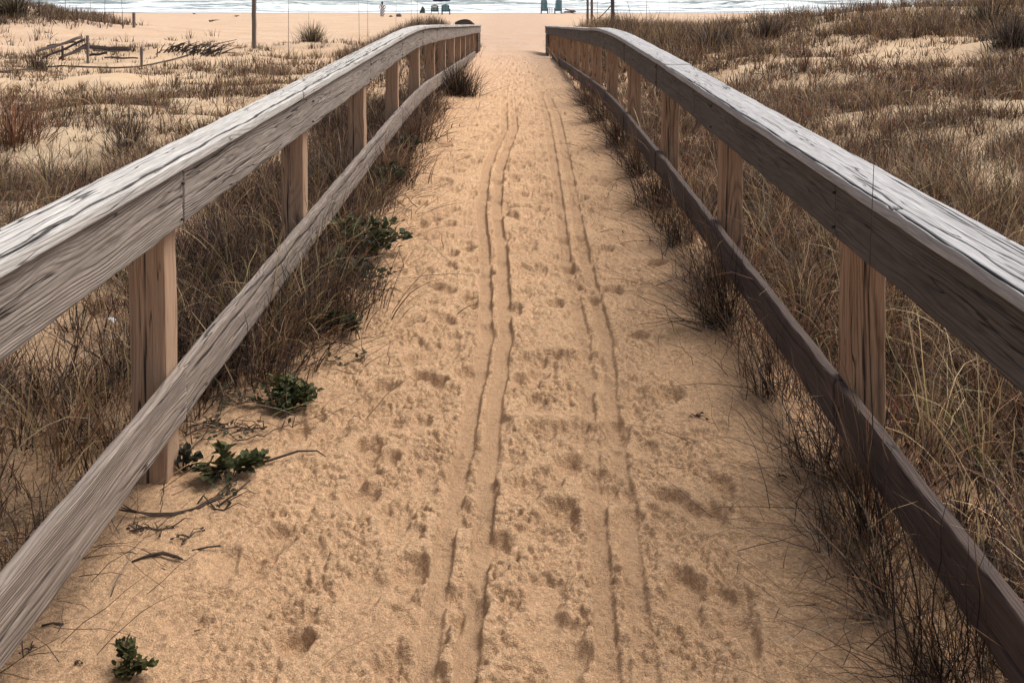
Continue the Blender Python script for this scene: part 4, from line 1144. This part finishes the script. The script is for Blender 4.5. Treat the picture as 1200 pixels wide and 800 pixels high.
def low_chair():
    x, y, z = G(495, 16); root = empty('low_sling_chair', (x, y, z)); tag(root, 'dark grey low sling chair left of the umbrella, seen from the side', 'beach chair', 'beach chairs facing the sea')
    v = [(-.28, -.25, .05), (.26, -.25, .05), (.24, -.2, .5), (.08, -.2, .72), (-.05, -.2, .68), (-.28, .35, .05), (.26, .35, .05), (.24, .2, .45), (.08, .1, .70), (-.05, .1, .66)]
    f = [(0, 1, 2, 3, 4), (9, 8, 7, 6, 5), (0, 5, 6, 1), (1, 6, 7, 2), (2, 7, 8, 3), (3, 8, 9, 4), (4, 9, 5, 0)]
    link_mesh('sling', np.array(v), f, M['greydk'], root, False, recalc=True)
    for sx in (-.25, .23):
        MB().tube([(sx, -.3, 0), (sx, .3, .3)], .015, 6).build('leg', M['teal_dark'], root)
        MB().tube([(sx, .36, 0), (sx, -.25, .3)], .015, 6).build('leg', M['teal_dark'], root)
low_chair()

def umbrella():
    x, y, z = G(517, 16); root = empty('beach_umbrella', (x, y + .5, z)); tag(root, 'navy beach umbrella shading the chairs left of the path end', 'umbrella')
    MB().tube([(0, 0, -.3), (0, 0, 1.95)], .02, 8).build('pole', M['pale'], root, True)
    seg = 8; V = []; Fc = []
    rings = [(.02, 1.98), (.35, 1.90), (.65, 1.72), (.90, 1.42), (.91, 1.22)]
    for ri, (r, zz) in enumerate(rings):
        for k in range(seg * 2):
            t = math.pi * k / seg; sag = -.04 * (ri > 2) * (k % 2)
            V.append((r * math.cos(t) * (1 - .03 * (k % 2)), r * math.sin(t) * (1 - .03 * (k % 2)), zz - sag))
    m = seg * 2
    for i in range(len(rings) - 1):
        for k in range(m): Fc.append((i*m+k, i*m+(k+1)%m, (i+1)*m+(k+1)%m, (i+1)*m+k))
    o = link_mesh('canopy', np.array(V), Fc, M['navy'], root, False)
    md = o.modifiers.new('solid', 'SOLIDIFY'); md.thickness = .008
    mb = MB()
    for k in range(8):
        t = 2 * math.pi * k / 8; mb.tube([(0, 0, 1.5), (.5 * math.cos(t), .5 * math.sin(t), 1.78)], .006, 4)
    mb.build('struts', M['pale'], root)
umbrella()

def boards_heap():
    x, y, z = G(667, 16); mb = MB()
    root = empty('board_heap', (x, y, z)); tag(root, 'low heap of reddish brown boards on the beach right of the tall teal chairs', 'board heap')
    for k, (cx, cz, l, w, rz, tl) in enumerate(((-.1, .1, 1.3, .3, .1, 0), (.1, .2, 1.2, .25, -.15, .1), (.15, .32, .9, .25, .2, -.15), (.45, .12, .8, .25, -.1, .1), (-.25, .34, .6, .2, .3, .2))):
        m = MB(); m.box((cx, 0, cz), (l, w, .07), rz, tl)
        a = m.build('board', M['brownwood'], root); a.rotation_euler = (0, .10 * (k - 1), 0)
boards_heap()

def bag(px, py, sx, h, label, mat='bag'):
    x, y, z = G(px, py); root = empty('beach_bag', (x, y, z)); tag(root, label, 'bag')
    MB().lathe([(.0, 0), (.9, .02), (1, .3), (.92, .7), (.75, .95), (.0, 1)], (0, 0, 0), 14).build('bag_body', M[mat], root, True)
    b = root.children[0]; b.scale = (sx / 2, sx / 3, h)
    for sy in (-1, 1):
        MB().tube([(-sx * .22, sy * sx * .2, h * .85), (-sx * .15, sy * sx * .2, h * 1.25), (sx * .15, sy * sx * .2, h * 1.25), (sx * .22, sy * sx * .2, h * .85)], .012, 6).build('strap', M['hair'], root, True)
bag(467.5, 20, .48, .26, 'grey beach bag on the sand right of the person')
bag(458, 20, .34, .10, 'flat black bag at the feet of the person on the beach', 'hair')

def person():
    x, y, z = G(448.5, 20.5)
    root = empty('person', (x, y, z), R(172)); tag(root, 'person with dark hair in a black and white striped wrap standing on the beach', 'person')
    K = 1.34 / 1.7
    pel = Vector((0, 0, .93)); 
    P = {'pel': (0, 0, .93), 'bel': (.01, .02, 1.08), 'che': (.02, .05, 1.26), 'nek': (.03, .09, 1.43), 'hd0': (.03, .12, 1.51), 'hd1': (.03, .13, 1.62),
         'hl': (-.09, 0, .90), 'kl': (-.10, .04, .50), 'al': (-.10, -.02, .09), 'tl': (-.11, .12, .03), 'hr': (.09, 0, .90), 'kr': (.11, .06, .50), 'ar': (.12, -.02, .09), 'tr': (.13, .12, .03),
         'sl': (-.16, .05, 1.36), 'el': (-.36, .04, 1.16), 'wl': (-.30, .16, .95), 'ml': (-.27, .20, .88), 'sr': (.20, .05, 1.36), 'er': (.38, .06, 1.14), 'wr': (.30, .20, .95), 'mr': (.26, .24, .88)}
    RR = {'pel': .13, 'bel': .115, 'che': .13, 'nek': .055, 'hd0': .075, 'hd1': .085, 'hl': .085, 'kl': .055, 'al': .038, 'tl': .03, 'hr': .085, 'kr': .055, 'ar': .038, 'tr': .03,
          'sl': .055, 'el': .042, 'wl': .03, 'ml': .03, 'sr': .055, 'er': .042, 'wr': .03, 'mr': .03}
    E = [('pel', 'bel'), ('bel', 'che'), ('che', 'nek'), ('nek', 'hd0'), ('hd0', 'hd1'), ('pel', 'hl'), ('hl', 'kl'), ('kl', 'al'), ('al', 'tl'), ('pel', 'hr'), ('hr', 'kr'), ('kr', 'ar'), ('ar', 'tr'),
         ('che', 'sl'), ('sl', 'el'), ('el', 'wl'), ('wl', 'ml'), ('che', 'sr'), ('sr', 'er'), ('er', 'wr'), ('wr', 'mr')]
    names = list(P); me = bpy.data.meshes.new('body')
    me.from_pydata([tuple(Vector(P[k]) * K) for k in names], [(names.index(a), names.index(b)) for a, b in E], [])
    o = bpy.data.objects.new('body', me); COL.objects.link(o); o.parent = root
    md = o.modifiers.new('skin', 'SKIN'); md.use_smooth_shade = True
    sv = me.skin_vertices[0].data if me.skin_vertices else None
    if sv is None:
        bm = bmesh.new(); bm.from_mesh(me); bm.verts.layers.skin.verify(); bm.to_mesh(me); bm.free(); sv = me.skin_vertices[0].data
    for i, k in enumerate(names):
        sv[i].radius = (RR[k] * K, RR[k] * K); sv[i].use_root = (k == 'pel')
    o.modifiers.new('sub', 'SUBSURF').levels = 1; o.modifiers['sub'].render_levels = 2
    me.materials.append(M['skin'])
    MB().lathe([(.0, 1.75), (.06, 1.735), (.10, 1.68), (.108, 1.60), (.10, 1.50), (.085, 1.40), (.05, 1.36), (0, 1.36)], (.03, .09, 0), 14).build('hair', M['hair'], root, True).scale = (K, K, K)
    mb = MB(); seg = 20
    prof = [(.20, .16, .12, 0, .03), (.21, .17, .45, .0, .03), (.205, .165, .75, 0, .02), (.19, .155, .95, 0, .01), (.155, .135, 1.10, .01, .02), (.175, .15, 1.27, .02, .05), (.19, .12, 1.38, .02, .06), (.08, .08, 1.44, .03, .08)]
    for a, b, zz, cx, cy in prof:
        for k in range(seg):
            t = 2 * math.pi * k / seg; q = 1 + .05 * math.sin(5 * t) * (zz < .9)
            mb.v.append((cx + 1.25 * a * q * math.cos(t) - .12 * max(0, .7 - zz) * math.cos(t) * (math.cos(t) < 0), cy + 1.15 * b * q * math.sin(t), zz))
    for i in range(len(prof) - 1):
        for k in range(seg): mb.f.append((i*seg+k, i*seg+(k+1)%seg, (i+1)*seg+(k+1)%seg, (i+1)*seg+k))
    mb.build('striped_wrap', M['stripes'], root, True).scale = (K, K, K)
person()

def seaweed(px, py, s, label):
    x, y, z = G(px, py); mb = MB()
    for i in range(9):
        p = Vector((random.gauss(0, s * .02), random.gauss(0, s * .02), .02)); q = p + Vector((random.gauss(0, s * .4), random.gauss(0, s * .3), random.uniform(0, .1)))
        mb.tube([p, (p + q) / 2 + Vector((0, 0, .05)), q], [.03, .035, .012], 5)
    o = mb.build('seaweed_clump', M['stem']); o.location = (x, y, z); tag(o, label, 'seaweed', 'dark seaweed clumps on the beach')
seaweed(227, 17, .4, 'small dark seaweed clump near the waterline left of the tall post')
seaweed(246, 26, .9, 'wider seaweed clump on the mid beach left of the tall post')
seaweed(277, 20, .4, 'small seaweed clump close beside the tall post on the beach')

# ------------------------------------------------------------------ light
w = bpy.data.worlds.new('World'); sc.world = w; w.use_nodes = True
nt = w.node_tree; bg = nt.nodes['Background']
sky = nt.nodes.new('ShaderNodeTexSky'); sky.sky_type = 'NISHITA'; sky.sun_disc = False
SUN_EL, SUN_AZ = R(60), R(62)      # azimuth clockwise from +Y: from the right, high, behind thin cloud
sky.sun_elevation = SUN_EL; sky.sun_rotation = SUN_AZ
sky.air_density = .7; sky.dust_density = 5.0; sky.ozone_density = 1.0
hs = nt.nodes.new('ShaderNodeHueSaturation'); hs.inputs['Saturation'].default_value = .45      # veiled, greyish sky
nt.links.new(sky.outputs[0], hs.inputs['Color']); nt.links.new(hs.outputs[0], bg.inputs[0]); bg.inputs[1].default_value = .115
sun = bpy.data.lights.new('sun', 'SUN'); so = bpy.data.objects.new('sun', sun); COL.objects.link(so)
sun.energy = 1.5; sun.angle = R(34); sun.color = (1.0, .95, .88)
d = Vector((math.sin(SUN_AZ) * math.cos(SUN_EL), math.cos(SUN_AZ) * math.cos(SUN_EL), math.sin(SUN_EL)))
so.rotation_euler = d.to_track_quat('Z', 'Y').to_euler(); so.location = (5, -5, 12)

sc.render.engine = 'CYCLES'
sc.view_settings.view_transform = 'Standard'; sc.view_settings.look = 'None'; sc.view_settings.gamma = 1; sc.view_settings.use_curve_mapping = False
sc.view_settings.exposure = .86
sc.cycles.use_denoising = True; sc.cycles.denoising_prefilter = 'ACCURATE'
sc.cycles.max_bounces = 6; sc.cycles.transparent_max_bounces = 4
